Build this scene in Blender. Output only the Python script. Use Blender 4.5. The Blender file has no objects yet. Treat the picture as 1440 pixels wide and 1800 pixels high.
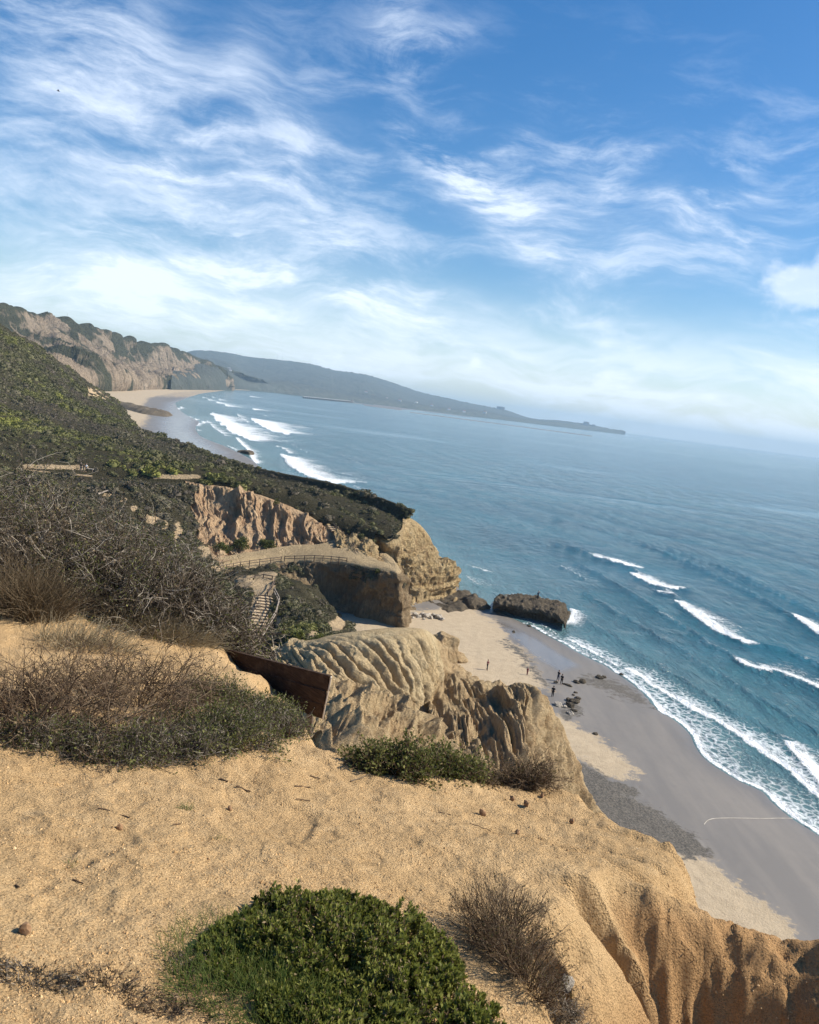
import bpy, math, random
import numpy as np
from mathutils import Matrix, Vector

random.seed(7)
rng = np.random.default_rng(7)
C = bpy.context.scene.collection
sc = bpy.context.scene
R = math.radians

# ------------------------------------------------------------------ camera
H, F, PITCH, ROLL = 40.0, 1400.0, R(7.70), R(7.40)
CAM = np.array([0.0, 0.0, H])
_f = np.array([0, math.cos(PITCH), -math.sin(PITCH)])
_r0 = np.array([1.0, 0, 0])
_u0 = np.array([0, math.sin(PITCH), math.cos(PITCH)])
_R = math.cos(ROLL) * _r0 + math.sin(ROLL) * _u0
_U = -math.sin(ROLL) * _r0 + math.cos(ROLL) * _u0
cam = bpy.data.cameras.new('camera')
cam.lens = 28.0
cam.sensor_width = 36.0
cam.sensor_fit = 'AUTO'
cam.clip_start = 0.05
cam.clip_end = 120000
camo = bpy.data.objects.new('camera', cam)
C.objects.link(camo)
camo.matrix_world = Matrix(((_R[0], _U[0], -_f[0], 0), (_R[1], _U[1], -_f[1], 0), (_R[2], _U[2], -_f[2], H), (0, 0, 0, 1)))
sc.camera = camo


def ray(px, py):
    px, py = np.asarray(px, float), np.asarray(py, float)
    return _f + ((px - 720) / F)[..., None] * _R + ((900 - py) / F)[..., None] * _U


def at(px, py, Y):                       # the place seen at a photo pixel, Y metres ahead
    d = ray(px, py)
    return CAM + d * (np.asarray(Y, float) / d[..., 1])[..., None]


def onz(px, py, z=0.0):                  # the place seen at a photo pixel, at height z
    d = ray(px, py)
    return CAM + d * ((z - H) / d[..., 2])[..., None]


# ------------------------------------------------------------------ node helper
class NT:
    def __init__(s, tree):
        s.t = tree
        tree.nodes.clear()

    def n(s, kind, ins=None, **kw):
        nd = s.t.nodes.new(kind)
        for k, v in kw.items():
            setattr(nd, k, v)
        if ins:
            for k, v in ins.items():
                sock = nd.inputs[k]
                if isinstance(v, bpy.types.NodeSocket):
                    s.t.links.new(v, sock)
                else:
                    if sock.type == 'RGBA' and len(v) == 3:
                        v = (*v, 1)
                    sock.default_value = v
        return nd

    def m(s, op, a, b=0.0, c=0.0, clamp=False):
        nd = s.n('ShaderNodeMath', {0: a, 1: b, 2: c}, operation=op)
        nd.use_clamp = clamp
        return nd.outputs[0]

    def noise(s, vec, scale, detail=4, rough=.55, dist=0.0, lac=2.0):
        nd = s.n('ShaderNodeTexNoise', {'Scale': scale, 'Detail': detail, 'Roughness': rough, 'Distortion': dist, 'Lacunarity': lac})
        if vec is not None:
            s.t.links.new(vec, nd.inputs['Vector'])
        return nd.outputs['Fac']

    def mapr(s, v, a, b, c=0.0, d=1.0, smooth=False):
        nd = s.n('ShaderNodeMapRange', {0: v, 1: a, 2: b, 3: c, 4: d})
        nd.interpolation_type = 'SMOOTHSTEP' if smooth else 'LINEAR'
        return nd.outputs[0]

    def mix(s, f, a, b, blend='MIX'):
        nd = s.n('ShaderNodeMix', data_type='RGBA', blend_type=blend)
        for i, v in ((0, f), (6, a), (7, b)):
            if isinstance(v, bpy.types.NodeSocket):
                s.t.links.new(v, nd.inputs[i])
            else:
                nd.inputs[i].default_value = v if i == 0 else (*v[:3], 1)
        return nd.outputs[2]

    def attr(s, name, out='Fac', kind='GEOMETRY'):
        return s.n('ShaderNodeAttribute', attribute_name=name, attribute_type=kind).outputs[out]

    def vmul(s, v, k):
        return s.n('ShaderNodeVectorMath', {0: v, 1: k}, operation='MULTIPLY').outputs[0]

    def bump(s, h, dist, strength=1.0, prev=None):
        nd = s.n('ShaderNodeBump', {'Height': h, 'Distance': dist, 'Strength': strength})
        if prev is not None:
            s.t.links.new(prev, nd.inputs['Normal'])
        return nd.outputs[0]


# ------------------------------------------------------------------ sky and sun
SUN_AZ, SUN_EL = R(84), R(40)
world = bpy.data.worlds.new('World')
sc.world = world
world.use_nodes = True
t = NT(world.node_tree)
sky = t.n('ShaderNodeTexSky', sky_type='NISHITA', sun_disc=False, sun_elevation=SUN_EL, sun_rotation=SUN_AZ,
          altitude=50, air_density=1.0, dust_density=0.6, ozone_density=2.0)
gen = t.n('ShaderNodeTexCoord').outputs['Generated']
sep = t.n('ShaderNodeSeparateXYZ', {0: gen})
gx, gy, gz = sep.outputs
az = t.m('ARCTAN2', gx, gy)
el = t.m('ARCSINE', gz)


def azel(px, py):
    d = ray(px, py)
    d = d / np.linalg.norm(d)
    return math.atan2(d[0], d[1]), math.asin(d[2])


# cloud coordinates: azimuth and elevation with the streaks' slant
cv = t.n('ShaderNodeCombineXYZ', {0: az, 1: el, 2: 0.0}).outputs[0]
wr = t.n('ShaderNodeTexNoise', {'Vector': cv, 'Scale': 5.0, 'Detail': 3.0, 'Roughness': .5})
wv = t.n('ShaderNodeVectorMath', {0: wr.outputs['Color'], 1: (.5, .5, .5)}, operation='SUBTRACT').outputs[0]
cvw = t.n('ShaderNodeVectorMath', {0: t.vmul(wv, (.085, .085, 0)), 1: cv}, operation='ADD').outputs[0]


def fibre(ang, sx, sy, scale, rough=.6, detail=7, dist=.4, off=0.0):
    mp = t.n('ShaderNodeMapping', {'Vector': cvw, 'Rotation': (0, 0, R(ang)), 'Scale': (sx, sy, 1), 'Location': (off, off * .7, 0)})
    return t.noise(mp.outputs[0], scale, detail, rough, dist)


def blob(px, py, wx, wy, ang, amp):
    a0, e0 = azel(px, py)
    mp = t.n('ShaderNodeMapping', {'Vector': cvw, 'Location': (-a0, -e0, 0)})
    mp2 = t.n('ShaderNodeMapping', {'Vector': mp.outputs[0], 'Rotation': (0, 0, R(ang))})
    mp3 = t.n('ShaderNodeMapping', {'Vector': mp2.outputs[0], 'Scale': (F / wx, F / wy, 1)})
    d = t.n('ShaderNodeVectorMath', {0: mp3.outputs[0], 1: mp3.outputs[0]}, operation='DOT_PRODUCT').outputs['Value']
    return t.m('MULTIPLY', t.m('EXPONENT', t.m('MULTIPLY', d, -1.0)), amp)


def total(lst):
    s = lst[0]
    for b in lst[1:]:
        s = t.m('ADD', s, b)
    return s


CLOUDS = True
fibA = fibre(40, 1.0, 3.6, 4.5, .66, 10, .22)           # streaks falling to the right
fibB = fibre(9, 1.0, 3.6, 5.5, .66, 10, .25, 3.0)       # level streaks
fibC = fibre(-28, 1.0, 3.2, 10.0, .68, 9, .5, 7.0)     # streaks rising to the right
mA = total([blob(80, 230, 380, 170, 38, .68), blob(230, 110, 260, 110, 45, .62), blob(430, 90, 40, 110, 25, .35), blob(120, 40, 200, 60, 30, .4)])
mB = total([blob(120, 440, 330, 95, 12, .65), blob(470, 425, 230, 62, 16, .85), blob(620, 480, 190, 48, 14, .9), blob(350, 560, 420, 60, 6, .45), blob(520, 280, 110, 90, 40, .5),
            blob(1220, 390, 130, 36, 4, .5), blob(960, 465, 110, 34, 24, .75), blob(1100, 430, 260, 90, 5, .35), blob(880, 370, 100, 18, 5, .5)])
mC = total([blob(840, 318, 125, 40, 18, .85), blob(760, 265, 70, 22, 20, .5), blob(900, 262, 46, 20, -40, .45), blob(1080, 295, 60, 32, -30, .6), blob(1010, 250, 60, 26, -20, .4), blob(690, 70, 46, 70, -40, .55), blob(780, 80, 60, 26, -25, .4), blob(1290, 365, 60, 16, -25, .6)])


def layer(fib, m, lo, hi):
    # the fibres are eaten away where the mask is thin
    return t.mapr(t.m('ADD', fib, t.m('MULTIPLY', m, .42)), lo, hi, 0, 1, True)


cA = t.m('MULTIPLY', t.mapr(fibA, .36, .74, 0, 1, True), t.m('MULTIPLY', t.m('MINIMUM', mA, 1.0), .95))
cB = t.m('MULTIPLY', t.mapr(fibB, .34, .72, .08, 1, True), t.m('MULTIPLY', t.m('MINIMUM', mB, 1.0), .92))
cC = t.m('MULTIPLY', t.mapr(t.m('ADD', t.m('MULTIPLY', fibC, .6), t.m('MULTIPLY', fibB, .4)), .41, .66, 0, 1, True), t.m('MULTIPLY', t.m('MINIMUM', mC, 1.0), 1.0))
thin = t.m('ADD', t.m('MULTIPLY', t.mapr(fibB, .47, .72, 0, .34, True), t.mapr(el, .50, .26, 0, 1, True)), t.m('MULTIPLY', t.mapr(fibC, .52, .74, 0, .38, True), t.m('MULTIPLY', t.mapr(el, .40, .28, 0, 1, True), t.mapr(t.noise(cv, 3.0, 3), .45, .62, 0, 1, True))))
low = t.m('MULTIPLY', t.mapr(fibre(7, 1.0, 3.5, 7.0, .6, 7, .5, 11.0), .33, .66, .35, 1.0, True), t.m('MULTIPLY', t.mapr(el, .17, .03, 0, 1.0, True), t.mapr(az, -.45, .20, .20, 1.0, True)))
puff = t.m('MULTIPLY', t.mapr(t.m('ADD', t.noise(cv, 22, 6, .55), t.m('MULTIPLY', blob(1425, 490, 75, 42, 5, 1.0), .7)), .70, 1.02, 0, 1, True), .62)
tiny = t.m('ADD', blob(824, 640, 8, 8, 0, .5), blob(990, 686, 22, 6, 6, .6))
cl = total([cA, cB, cC, thin, low, puff, tiny])
cl = t.m('MULTIPLY', t.m('MINIMUM', cl, .93), t.mapr(el, -.10, -.02))
hs = t.n('ShaderNodeHueSaturation', {'Hue': .503, 'Saturation': 1.42, 'Value': 1.0, 'Color': sky.outputs[0]}).outputs[0]
white = t.mix(t.mapr(el, .25, .0, 0, 1, True), (6.8, 7.6, 8.9), (8.2, 8.9, 9.6))
skyc = t.mix(cl, hs, white)
bg = t.n('ShaderNodeBackground', {'Color': skyc, 'Strength': .094})
t.n('ShaderNodeOutputWorld', {'Surface': bg.outputs[0]})
world.cycles.sampling_method = 'MANUAL'
world.cycles.sample_map_resolution = 512

sd = bpy.data.lights.new('sun', 'SUN')
sd.energy = 5.0
sd.angle = R(.53)
sd.color = (1.0, .93, .81)
so = bpy.data.objects.new('sun', sd)
C.objects.link(so)
SUNV = Vector((math.sin(SUN_AZ) * math.cos(SUN_EL), math.cos(SUN_AZ) * math.cos(SUN_EL), math.sin(SUN_EL)))
so.rotation_euler = SUNV.to_track_quat('Z', 'Y').to_euler()
so.location = (0, 0, 500)

vs = sc.view_settings
vs.view_transform = 'Standard'
vs.look = 'None'
vs.exposure = 0.6
vs.gamma = 1.0
vs.use_curve_mapping = False
sc.cycles.max_bounces = 5
sc.cycles.diffuse_bounces = 2
sc.cycles.glossy_bounces = 2
sc.cycles.transmission_bounces = 2
sc.cycles.volume_bounces = 0
sc.cycles.transparent_max_bounces = 4
sc.cycles.use_denoising = True


# ------------------------------------------------------------------ numpy noise
def _h(ix, iy, iz, seed):
    h = (ix.astype(np.uint32) * np.uint32(374761393) + iy.astype(np.uint32) * np.uint32(668265263) + iz.astype(np.uint32) * np.uint32(2147483647) + np.uint32(seed * 1013 + 17))
    h = (h ^ (h >> np.uint32(13))) * np.uint32(1274126177)
    h = (h ^ (h >> np.uint32(16))) * np.uint32(2246822519)
    h = h ^ (h >> np.uint32(15))
    return h.astype(np.float32) / np.float32(4294967295.0) * 2 - 1


def vn(P, seed=0):
    P = np.asarray(P, np.float32)
    i = np.floor(P).astype(np.int64)
    f = P - i
    u = f * f * f * (f * (f * 6 - 15) + 10)
    i = i & 0xffffffff
    x, y, z = i[..., 0], i[..., 1], i[..., 2]
    x1, y1, z1 = x + 1, y + 1, z + 1
    ux, uy, uz = u[..., 0], u[..., 1], u[..., 2]
    L = lambda a, b, t_: a + (b - a) * t_
    return L(L(L(_h(x, y, z, seed), _h(x1, y, z, seed), ux), L(_h(x, y1, z, seed), _h(x1, y1, z, seed), ux), uy),
             L(L(_h(x, y, z1, seed), _h(x1, y, z1, seed), ux), L(_h(x, y1, z1, seed), _h(x1, y1, z1, seed), ux), uy), uz)


def fbm(P, o=4, seed=0, gain=.5):
    P = np.asarray(P, np.float32)
    s, a, k = 0, 1.0, 1.0
    for j in range(o):
        s = s + a * vn(P * np.float32(k) + np.float32(j * 7.3), seed + j)
        a *= gain
        k *= 2.03
    return s


def ridged(P, o=4, seed=0, gain=.5):
    P = np.asarray(P, np.float32)
    s, a, k = 0, 1.0, 1.0
    for j in range(o):
        s = s + a * (1 - np.abs(vn(P * np.float32(k) + np.float32(j * 5.1), seed + j)) * 2)
        a *= gain
        k *= 2.03
    return s


def sstep(x, a, b):
    q = np.clip((x - a) / (b - a), 0, 1)
    return q * q * (3 - 2 * q)


# ------------------------------------------------------------------ object helpers
def mesh(name, V, Q, mat, parent=None, attrs=None, smooth=True, kind=None, link=True):
    V = np.asarray(V, np.float32).reshape(-1, 3)
    Q = np.asarray(Q, np.int32)
    me = bpy.data.meshes.new(name)
    k = Q.shape[1]
    me.vertices.add(len(V))
    me.vertices.foreach_set('co', V.ravel())
    me.loops.add(Q.size)
    me.loops.foreach_set('vertex_index', Q.ravel())
    me.polygons.add(len(Q))
    me.polygons.foreach_set('loop_start', np.arange(0, Q.size, k, dtype=np.int32))
    me.polygons.foreach_set('loop_total', np.full(len(Q), k, np.int32))
    me.polygons.foreach_set('use_smooth', np.full(len(Q), smooth, bool))
    for an, av in (attrs or {}).items():
        av = np.asarray(av, np.float32)
        if av.ndim == 1:
            me.attributes.new(an, 'FLOAT', 'POINT').data.foreach_set('value', av)
        else:
            me.attributes.new(an, 'FLOAT_VECTOR', 'POINT').data.foreach_set('vector', av.ravel())
    me.update(calc_edges=True)
    if mat:
        me.materials.append(mat)
    o = bpy.data.objects.new(name, me)
    if link:
        C.objects.link(o)
    if parent:
        o.parent = parent
    if kind:
        o['kind'] = kind
    return o


def tag(o, label, cat, group=None):
    o['label'] = label
    o['category'] = cat
    if group:
        o['group'] = group
    return o


def empty(name, loc, label, cat, group=None):
    o = bpy.data.objects.new(name, None)
    C.objects.link(o)
    o.location = [float(q) for q in loc]
    o.empty_display_size = .2
    return tag(o, label, cat, group)


def gridq(nv, nu):
    a = np.arange(nv * nu).reshape(nv, nu)
    return np.stack([a[:-1, :-1], a[:-1, 1:], a[1:, 1:], a[1:, :-1]], -1).reshape(-1, 4)


def crom(P, s):
    # Catmull-Rom through the rows of P at parameters s in [0, len-1]
    P = np.asarray(P, float)
    n = len(P)
    i = np.clip(np.floor(s).astype(int), 0, n - 2)
    f = (s - i)[(...,) + (None,) * (P.ndim - 1)]
    pad = np.concatenate([2 * P[:1] - P[1:2], P, 2 * P[-1:] - P[-2:-1]])
    p0, p1, p2, p3 = pad[i], pad[i + 1], pad[i + 2], pad[i + 3]
    return .5 * (2 * p1 + (p2 - p0) * f + (2 * p0 - 5 * p1 + 4 * p2 - p3) * f ** 2 + (3 * p1 - p0 - 3 * p2 + p3) * f ** 3)


def rowpts(row):
    row = np.asarray(row, float)
    return at(row[:, 0], row[:, 1], row[:, 2])


def hermite(P, x, s):
    # smooth curve through P placed at x, read at s; even where the spacing is uneven
    P, x = np.asarray(P, float), np.asarray(x, float)
    h = np.maximum(np.diff(x), 1e-9)
    k = (slice(None),) + (None,) * (P.ndim - 1)
    d = np.diff(P, axis=0) / h[k]
    m = np.empty_like(P)
    m[0], m[-1] = d[0], d[-1]
    if len(P) > 2:
        m[1:-1] = (d[:-1] * h[1:][k] + d[1:] * h[:-1][k]) / (h[:-1] + h[1:])[k]
    i = np.clip(np.searchsorted(x, s, 'right') - 1, 0, len(P) - 2)
    f = ((s - x[i]) / h[i])[k]
    H_ = h[i][k]
    return (2 * f ** 3 - 3 * f ** 2 + 1) * P[i] + (f ** 3 - 2 * f ** 2 + f) * H_ * m[i] + (-2 * f ** 3 + 3 * f ** 2) * P[i + 1] + (f ** 3 - f ** 2) * H_ * m[i + 1]


def loft(rows, nu, nv, tension=None):
    # rows: lists of world points (or photo pixel + distance); returns grid (nv, nu, 3), u, v
    out = []
    for r in rows:
        P = np.asarray(r, float)
        seg = np.linalg.norm(np.diff(P, axis=0), axis=1) ** .7
        cum = np.concatenate([[0], np.cumsum(seg)])
        out.append(hermite(P, cum, np.linspace(0, cum[-1], nu)))
    out = np.array(out)
    seg = np.linalg.norm(np.diff(out, axis=0), axis=2).mean(1) ** .7
    cum = np.concatenate([[0], np.cumsum(seg)])
    xs = np.linspace(0, cum[-1], nv)
    s = np.interp(xs, cum, np.arange(len(out)))
    G = hermite(out, cum, xs)
    u, v = np.meshgrid(np.linspace(0, 1, nu), s)
    return G, u, v


def normals(G):
    du = np.gradient(G, axis=1)
    dv = np.gradient(G, axis=0)
    n = np.cross(du, dv)
    n /= np.linalg.norm(n, axis=2, keepdims=True) + 1e-9
    return n


def up(n):                                # normals turned towards the camera side / upwards
    s = np.sign(n[..., 2].mean())
    return n * (s if s != 0 else 1)


def facing(G, n):
    s = np.sign(((CAM - G) * n).sum(-1).mean())
    return n * s


def sdist(P, L, closed=False):
    # signed distance from 2D points to polyline L (positive on the right of its direction), and the parameter along it
    P = np.asarray(P, np.float32)[:, :2]
    L = np.asarray(L, np.float32)[:, :2]
    best = np.full(len(P), 1e18, np.float32)
    sg = np.ones(len(P), np.float32)
    par = np.zeros(len(P), np.float32)
    n = len(L) - 1
    for i in range(n):
        a, b = L[i], L[i + 1]
        ab = b - a
        l2 = max(float(ab @ ab), 1e-9)
        tt = np.clip(((P - a) @ ab) / l2, 0, 1)
        q = P - (a + tt[:, None] * ab)
        d2 = (q * q).sum(1)
        cr = ab[0] * (P[:, 1] - a[1]) - ab[1] * (P[:, 0] - a[0])
        m = d2 < best
        best[m] = d2[m]
        sg[m] = np.where(cr[m] < 0, 1, -1)
        par[m] = (i + tt[m]) / n
    return np.sqrt(best) * sg, par


def inpoly(P, poly):
    x, y = P[:, 0], P[:, 1]
    inside = np.zeros(len(P), bool)
    n = len(poly)
    for i in range(n):
        x1, y1 = poly[i][:2]
        x2, y2 = poly[(i + 1) % n][:2]
        c = ((y1 > y) != (y2 > y)) & (x < (x2 - x1) * (y - y1) / (y2 - y1 + 1e-12) + x1)
        inside ^= c
    return inside


def polymask(P, poly, soft):
    poly = np.asarray(poly)
    d, _ = sdist(P, np.concatenate([poly, poly[:1]]))
    d = np.where(inpoly(P, poly), np.abs(d), -np.abs(d))
    return sstep(d, -soft, soft)


def pz(lst, z=0.0):
    a = np.asarray(lst, float)
    return onz(a[:, 0], a[:, 1], z)


def proj(P):
    # where a place falls in the photograph (only for choosing where plants grow)
    d = np.asarray(P) - CAM
    w = d @ _f
    return 720 + F * (d @ _R) / w, 900 - F * (d @ _U) / w


# ------------------------------------------------------------------ materials
def newmat(name):
    m = bpy.data.materials.new(name)
    m.use_nodes = True
    t = NT(m.node_tree)
    return m, t


def finish(t, col, rough=.9, normal=None, spec=.25, **kw):
    b = t.n('ShaderNodeBsdfPrincipled', {'Base Color': col if not isinstance(col, tuple) else (*col, 1), 'Roughness': rough, 'Specular IOR Level': spec, **kw})
    if normal is not None:
        t.t.links.new(normal, b.inputs['Normal'])
    t.n('ShaderNodeOutputMaterial', {'Surface': b.outputs[0]})
    return b


def earth(name, ca, cb, cc, s, bump=.3, strata=0, squash=.3, fine=14, stain=None, bare=None, streak=0):
    # layered, gullied ground: ca/cb vary over size 1/s, cc in the fine grain, optional level strata
    m, t = newmat(name)
    pos = t.n('ShaderNodeNewGeometry').outputs['Position']
    sq = t.vmul(pos, (1, 1, squash))
    n1 = t.noise(sq, s, 6, .6, .4)
    n2 = t.noise(sq, s * 5.3, 6, .65, .3)
    n3 = t.noise(pos, s * fine, 5, .7)
    col = t.mix(t.mapr(n1, .35, .65), ca, cb)
    col = t.mix(t.m('MULTIPLY', t.mapr(n2, .45, .75), .7), col, cc)
    if strata:
        wob = t.noise(pos, s * .6, 3)
        zz = t.n('ShaderNodeSeparateXYZ', {0: pos}).outputs[2]
        sc_ = t.n('ShaderNodeCombineXYZ', {0: 0.0, 1: 0.0, 2: t.m('ADD', t.m('MULTIPLY', zz, strata), t.m('MULTIPLY', wob, 1.2))}).outputs[0]
        st = t.noise(sc_, 1.0, 4, .7)
        col = t.mix(t.m('MULTIPLY', t.mapr(st, .5, .66), .75), col, stain or cb)
        n2 = t.m('ADD', n2, t.m('MULTIPLY', st, .8))
    if streak:
        sv = t.noise(t.vmul(pos, (streak, streak, streak * .07)), 1.0, 6, .7, .6)
        col = t.mix(t.m('MULTIPLY', t.mapr(sv, .50, .66), .8), col, stain or cc)
        n2 = t.m('ADD', n2, t.m('MULTIPLY', sv, -1.0))
    if bare:
        col = t.mix(t.mapr(t.m('ADD', t.attr('bare'), t.m('MULTIPLY', t.m('SUBTRACT', n2, .5), .9)), .4, .6), col, bare)
    nb = t.bump(n2, bump / s * .5, 1.0)
    nb = t.bump(n3, bump / s * .12, 1.0, nb)
    finish(t, col, .95, nb, .1)
    return m


M = {}
M['clay'] = earth('red_clay', (.50, .325, .19), (.62, .455, .28), (.28, .16, .085), .45, 1.0, squash=.22)
M['sandstone'] = earth('yellow_sandstone', (.58, .42, .21), (.66, .51, .29), (.34, .22, .11), .45, 1.3, strata=.8, squash=.22, stain=(.26, .155, .08), streak=1.1)
M['bench'] = earth('shade_toned_bench', (.44, .325, .195), (.27, .20, .12), (.10, .08, .048), .5, 1.4, strata=.35, stain=(.26, .17, .09), bare=(.60, .45, .26), streak=.7)  # cliff face browns darkened to deepen its shade, along with dark growth
M['flute'] = earth('fluted_sandstone', (.66, .52, .31), (.58, .43, .24), (.42, .29, .155), .35, .6, squash=.5, fine=26)
M['spur'] = earth('eroded_sandstone', (.62, .47, .27), (.53, .37, .20), (.32, .20, .105), .6, 1.2, squash=.35)
M['far'] = earth('far_cliff', (.40, .31, .22), (.31, .24, .17), (.18, .135, .095), .012, .6, squash=.35, strata=.02, stain=(.50, .40, .29), bare=(.075, .075, .045))
M['farhill'] = earth('far_hill', (.07, .08, .07), (.09, .10, .085), (.14, .14, .125), .004, .3, squash=1.0)
M['duff'] = earth('scrub_floor', (.060, .055, .032), (.085, .072, .042), (.035, .034, .02), .25, .8, squash=1.0, bare=(.58, .43, .26))
M['rock'] = earth('dark_shore_rock', (.12, .10, .075), (.21, .165, .11), (.045, .04, .032), .9, 1.3, squash=.5)
M['palerock'] = earth('pale_rubble', (.42, .37, .30), (.5, .44, .36), (.28, .24, .19), 1.5, .6)


def sandmat():
    m, t = newmat('ochre_sand')
    pos = t.n('ShaderNodeNewGeometry').outputs['Position']
    n1 = t.noise(pos, 1.1, 5, .6)
    n2 = t.noise(pos, 9, 6, .65)
    n3 = t.noise(pos, 75, 5, .75)
    v = t.n('ShaderNodeTexVoronoi', {'Vector': pos, 'Scale': 95.0, 'Randomness': 1.0}).outputs['Distance']
    col = t.mix(t.mapr(n1, .35, .68), (.66, .445, .225), (.53, .345, .165))
    col = t.mix(t.m('MULTIPLY', t.mapr(n2, .5, .72), .45), col, (.72, .52, .29))
    col = t.mix(t.m('MULTIPLY', t.mapr(n3, .55, .68), .7), col, (.24, .14, .065))
    col = t.mix(t.mapr(t.m('ADD', t.attr('ruddy'), t.m('MULTIPLY', t.m('SUBTRACT', n2, .5), .5)), .25, .85, 0, .8), col, (.47, .265, .115))
    nb = t.bump(n2, .03, .7)
    nb = t.bump(n3, .022, 1.0, nb)
    nb = t.bump(v, .008, 1.0, nb)
    finish(t, col, .95, nb, .12)
    return m


M['sand'] = sandmat()


def beachmat():
    m, t = newmat('beach_sand')
    pos = t.n('ShaderNodeNewGeometry').outputs['Position']
    n1 = t.noise(pos, .12, 6, .65)
    n2 = t.noise(pos, .9, 6, .7)
    n3 = t.noise(pos, 4.5, 5, .7)
    st = t.noise(t.n('ShaderNodeMapping', {'Vector': pos, 'Rotation': (0, 0, R(58)), 'Scale': (.5, .08, 1)}).outputs[0], .6, 6, .6)
    nz = t.m('ADD', t.m('MULTIPLY', t.m('SUBTRACT', n2, .5), 1.3), t.m('MULTIPLY', t.m('SUBTRACT', n1, .5), 1.3))
    dry = t.mapr(t.m('ADD', t.attr('dry'), nz), .38, .62, 0, 1, True)
    peb = t.mapr(t.m('ADD', t.attr('pebble'), nz), .40, .62, 0, 1, True)
    wetc = t.mix(t.mapr(st, .4, .65), (.150, .135, .118), (.195, .172, .145))
    wetc = t.mix(t.m('MULTIPLY', t.mapr(n2, .5, .8), .35), wetc, (.12, .105, .09))
    dryc = t.mix(t.mapr(n2, .35, .7), (.45, .355, .235), (.36, .28, .18))
    dryc = t.mix(t.m('MULTIPLY', t.mapr(n3, .5, .7), .5), dryc, (.28, .21, .14))
    pebc = t.mix(t.mapr(n3, .4, .62), (.055, .05, .042), (.15, .13, .105))
    col = t.mix(dry, wetc, dryc)
    col = t.mix(peb, col, pebc)
    sheen = t.mapr(t.m('ADD', t.attr('sheen'), t.m('MULTIPLY', nz, .25)), .2, .8, 0, 1, True)
    rough = t.m('SUBTRACT', t.mapr(t.m('MAXIMUM', dry, peb), 0, 1, .62, .95), t.m('MULTIPLY', sheen, .45))
    h = t.m('ADD', t.m('MULTIPLY', n2, .4), n3)
    nb = t.bump(h, .12, 1.0)
    nrm = t.n('ShaderNodeNewGeometry').outputs['Normal']
    mixn = t.n('ShaderNodeMix', data_type='VECTOR')
    t.t.links.new(t.m('MAXIMUM', dry, peb), mixn.inputs[0])
    t.t.links.new(nrm, mixn.inputs[4])
    t.t.links.new(nb, mixn.inputs[5])
    finish(t, col, rough, mixn.outputs[1], .5)
    return m


M['beach'] = beachmat()


def seamat():
    m, t = newmat('sea_water')
    pos = t.n('ShaderNodeNewGeometry').outputs['Position']
    cr = R(-36)                                        # the crests run along the shore
    def stretched(ax, ay, scale, detail, rough, dist=.3, rot=cr):
        mp = t.n('ShaderNodeMapping', {'Vector': pos, 'Rotation': (0, 0, rot), 'Scale': (ax, ay, 1)})
        return t.noise(mp.outputs[0], scale, detail, rough, dist)
    swell = stretched(1.0, .22, .10, 3, .5)
    chop = stretched(1.0, .45, .55, 5, .62, .5, R(-10))
    rip = stretched(1.0, .6, 2.2, 4, .65, .4, R(25))
    slick = stretched(.35, 1.0, .006, 5, .6, .8, R(-8))
    patch = stretched(.5, 1.0, .03, 5, .6, .6, R(-8))
    foam = t.attr('foam')
    lace = t.attr('lace')
    shallow = t.attr('shallow')
    col = t.mix(t.mapr(patch, .38, .64), (.008, .068, .10), (.014, .110, .145))
    col = t.mix(t.m('MULTIPLY', t.mapr(slick, .52, .66), .55), col, (.035, .15, .20))
    col = t.mix(t.m('MULTIPLY', shallow, .75), col, (.14, .22, .21))
    f1 = t.noise(pos, .9, 8, .72, .8)
    f2 = t.noise(pos, 3.5, 6, .7, .6)
    vd = t.n('ShaderNodeTexVoronoi', {'Vector': t.n('ShaderNodeMix', {0: .25, 4: pos, 5: t.n('ShaderNodeTexNoise', {'Vector': pos, 'Scale': .6, 'Detail': 4.0}).outputs['Color']}, data_type='VECTOR').outputs[1], 'Scale': 1.1}, feature='DISTANCE_TO_EDGE').outputs['Distance']
    f0 = t.noise(pos, .07, 6, .68, .6)
    fn = t.m('ADD', t.m('MULTIPLY', f1, .42), t.m('ADD', t.m('MULTIPLY', f2, .3), t.m('MULTIPLY', f0, .28)))
    fo = t.mapr(t.m('ADD', t.m('MULTIPLY', foam, .85), t.m('MULTIPLY', t.m('SUBTRACT', fn, .5), 2.3)), .30, .62, 0, 1, True)
    la = t.mapr(t.m('ADD', t.m('SUBTRACT', .22, vd), t.m('ADD', t.m('MULTIPLY', lace, .5), t.m('MULTIPLY', t.m('SUBTRACT', fn, .5), 1.3))), .34, .62, 0, .66, True)
    la = t.m('MULTIPLY', la, t.mapr(lace, .02, .25))
    fo = t.m('MAXIMUM', fo, la)
    cd = t.n('ShaderNodeCameraData').outputs['View Distance']
    h = t.m('ADD', t.m('MULTIPLY', swell, 1.0), t.m('ADD', t.m('MULTIPLY', chop, .46), t.m('MULTIPLY', rip, .15)))
    h = t.m('MULTIPLY', h, t.mapr(slick, .50, .62, 1.0, .35))
    nb = t.bump(h, 2.4, .9)
    nb = t.bump(fo, .12, 1.0, nb)
    col = t.mix(fo, col, (.80, .82, .82))
    rough = t.mapr(fo, 0, 1, .12, .8)
    b = finish(t, col, rough, nb, .5)
    b.inputs['IOR'].default_value = 1.333
    return m


M['sea'] = seamat()


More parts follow.
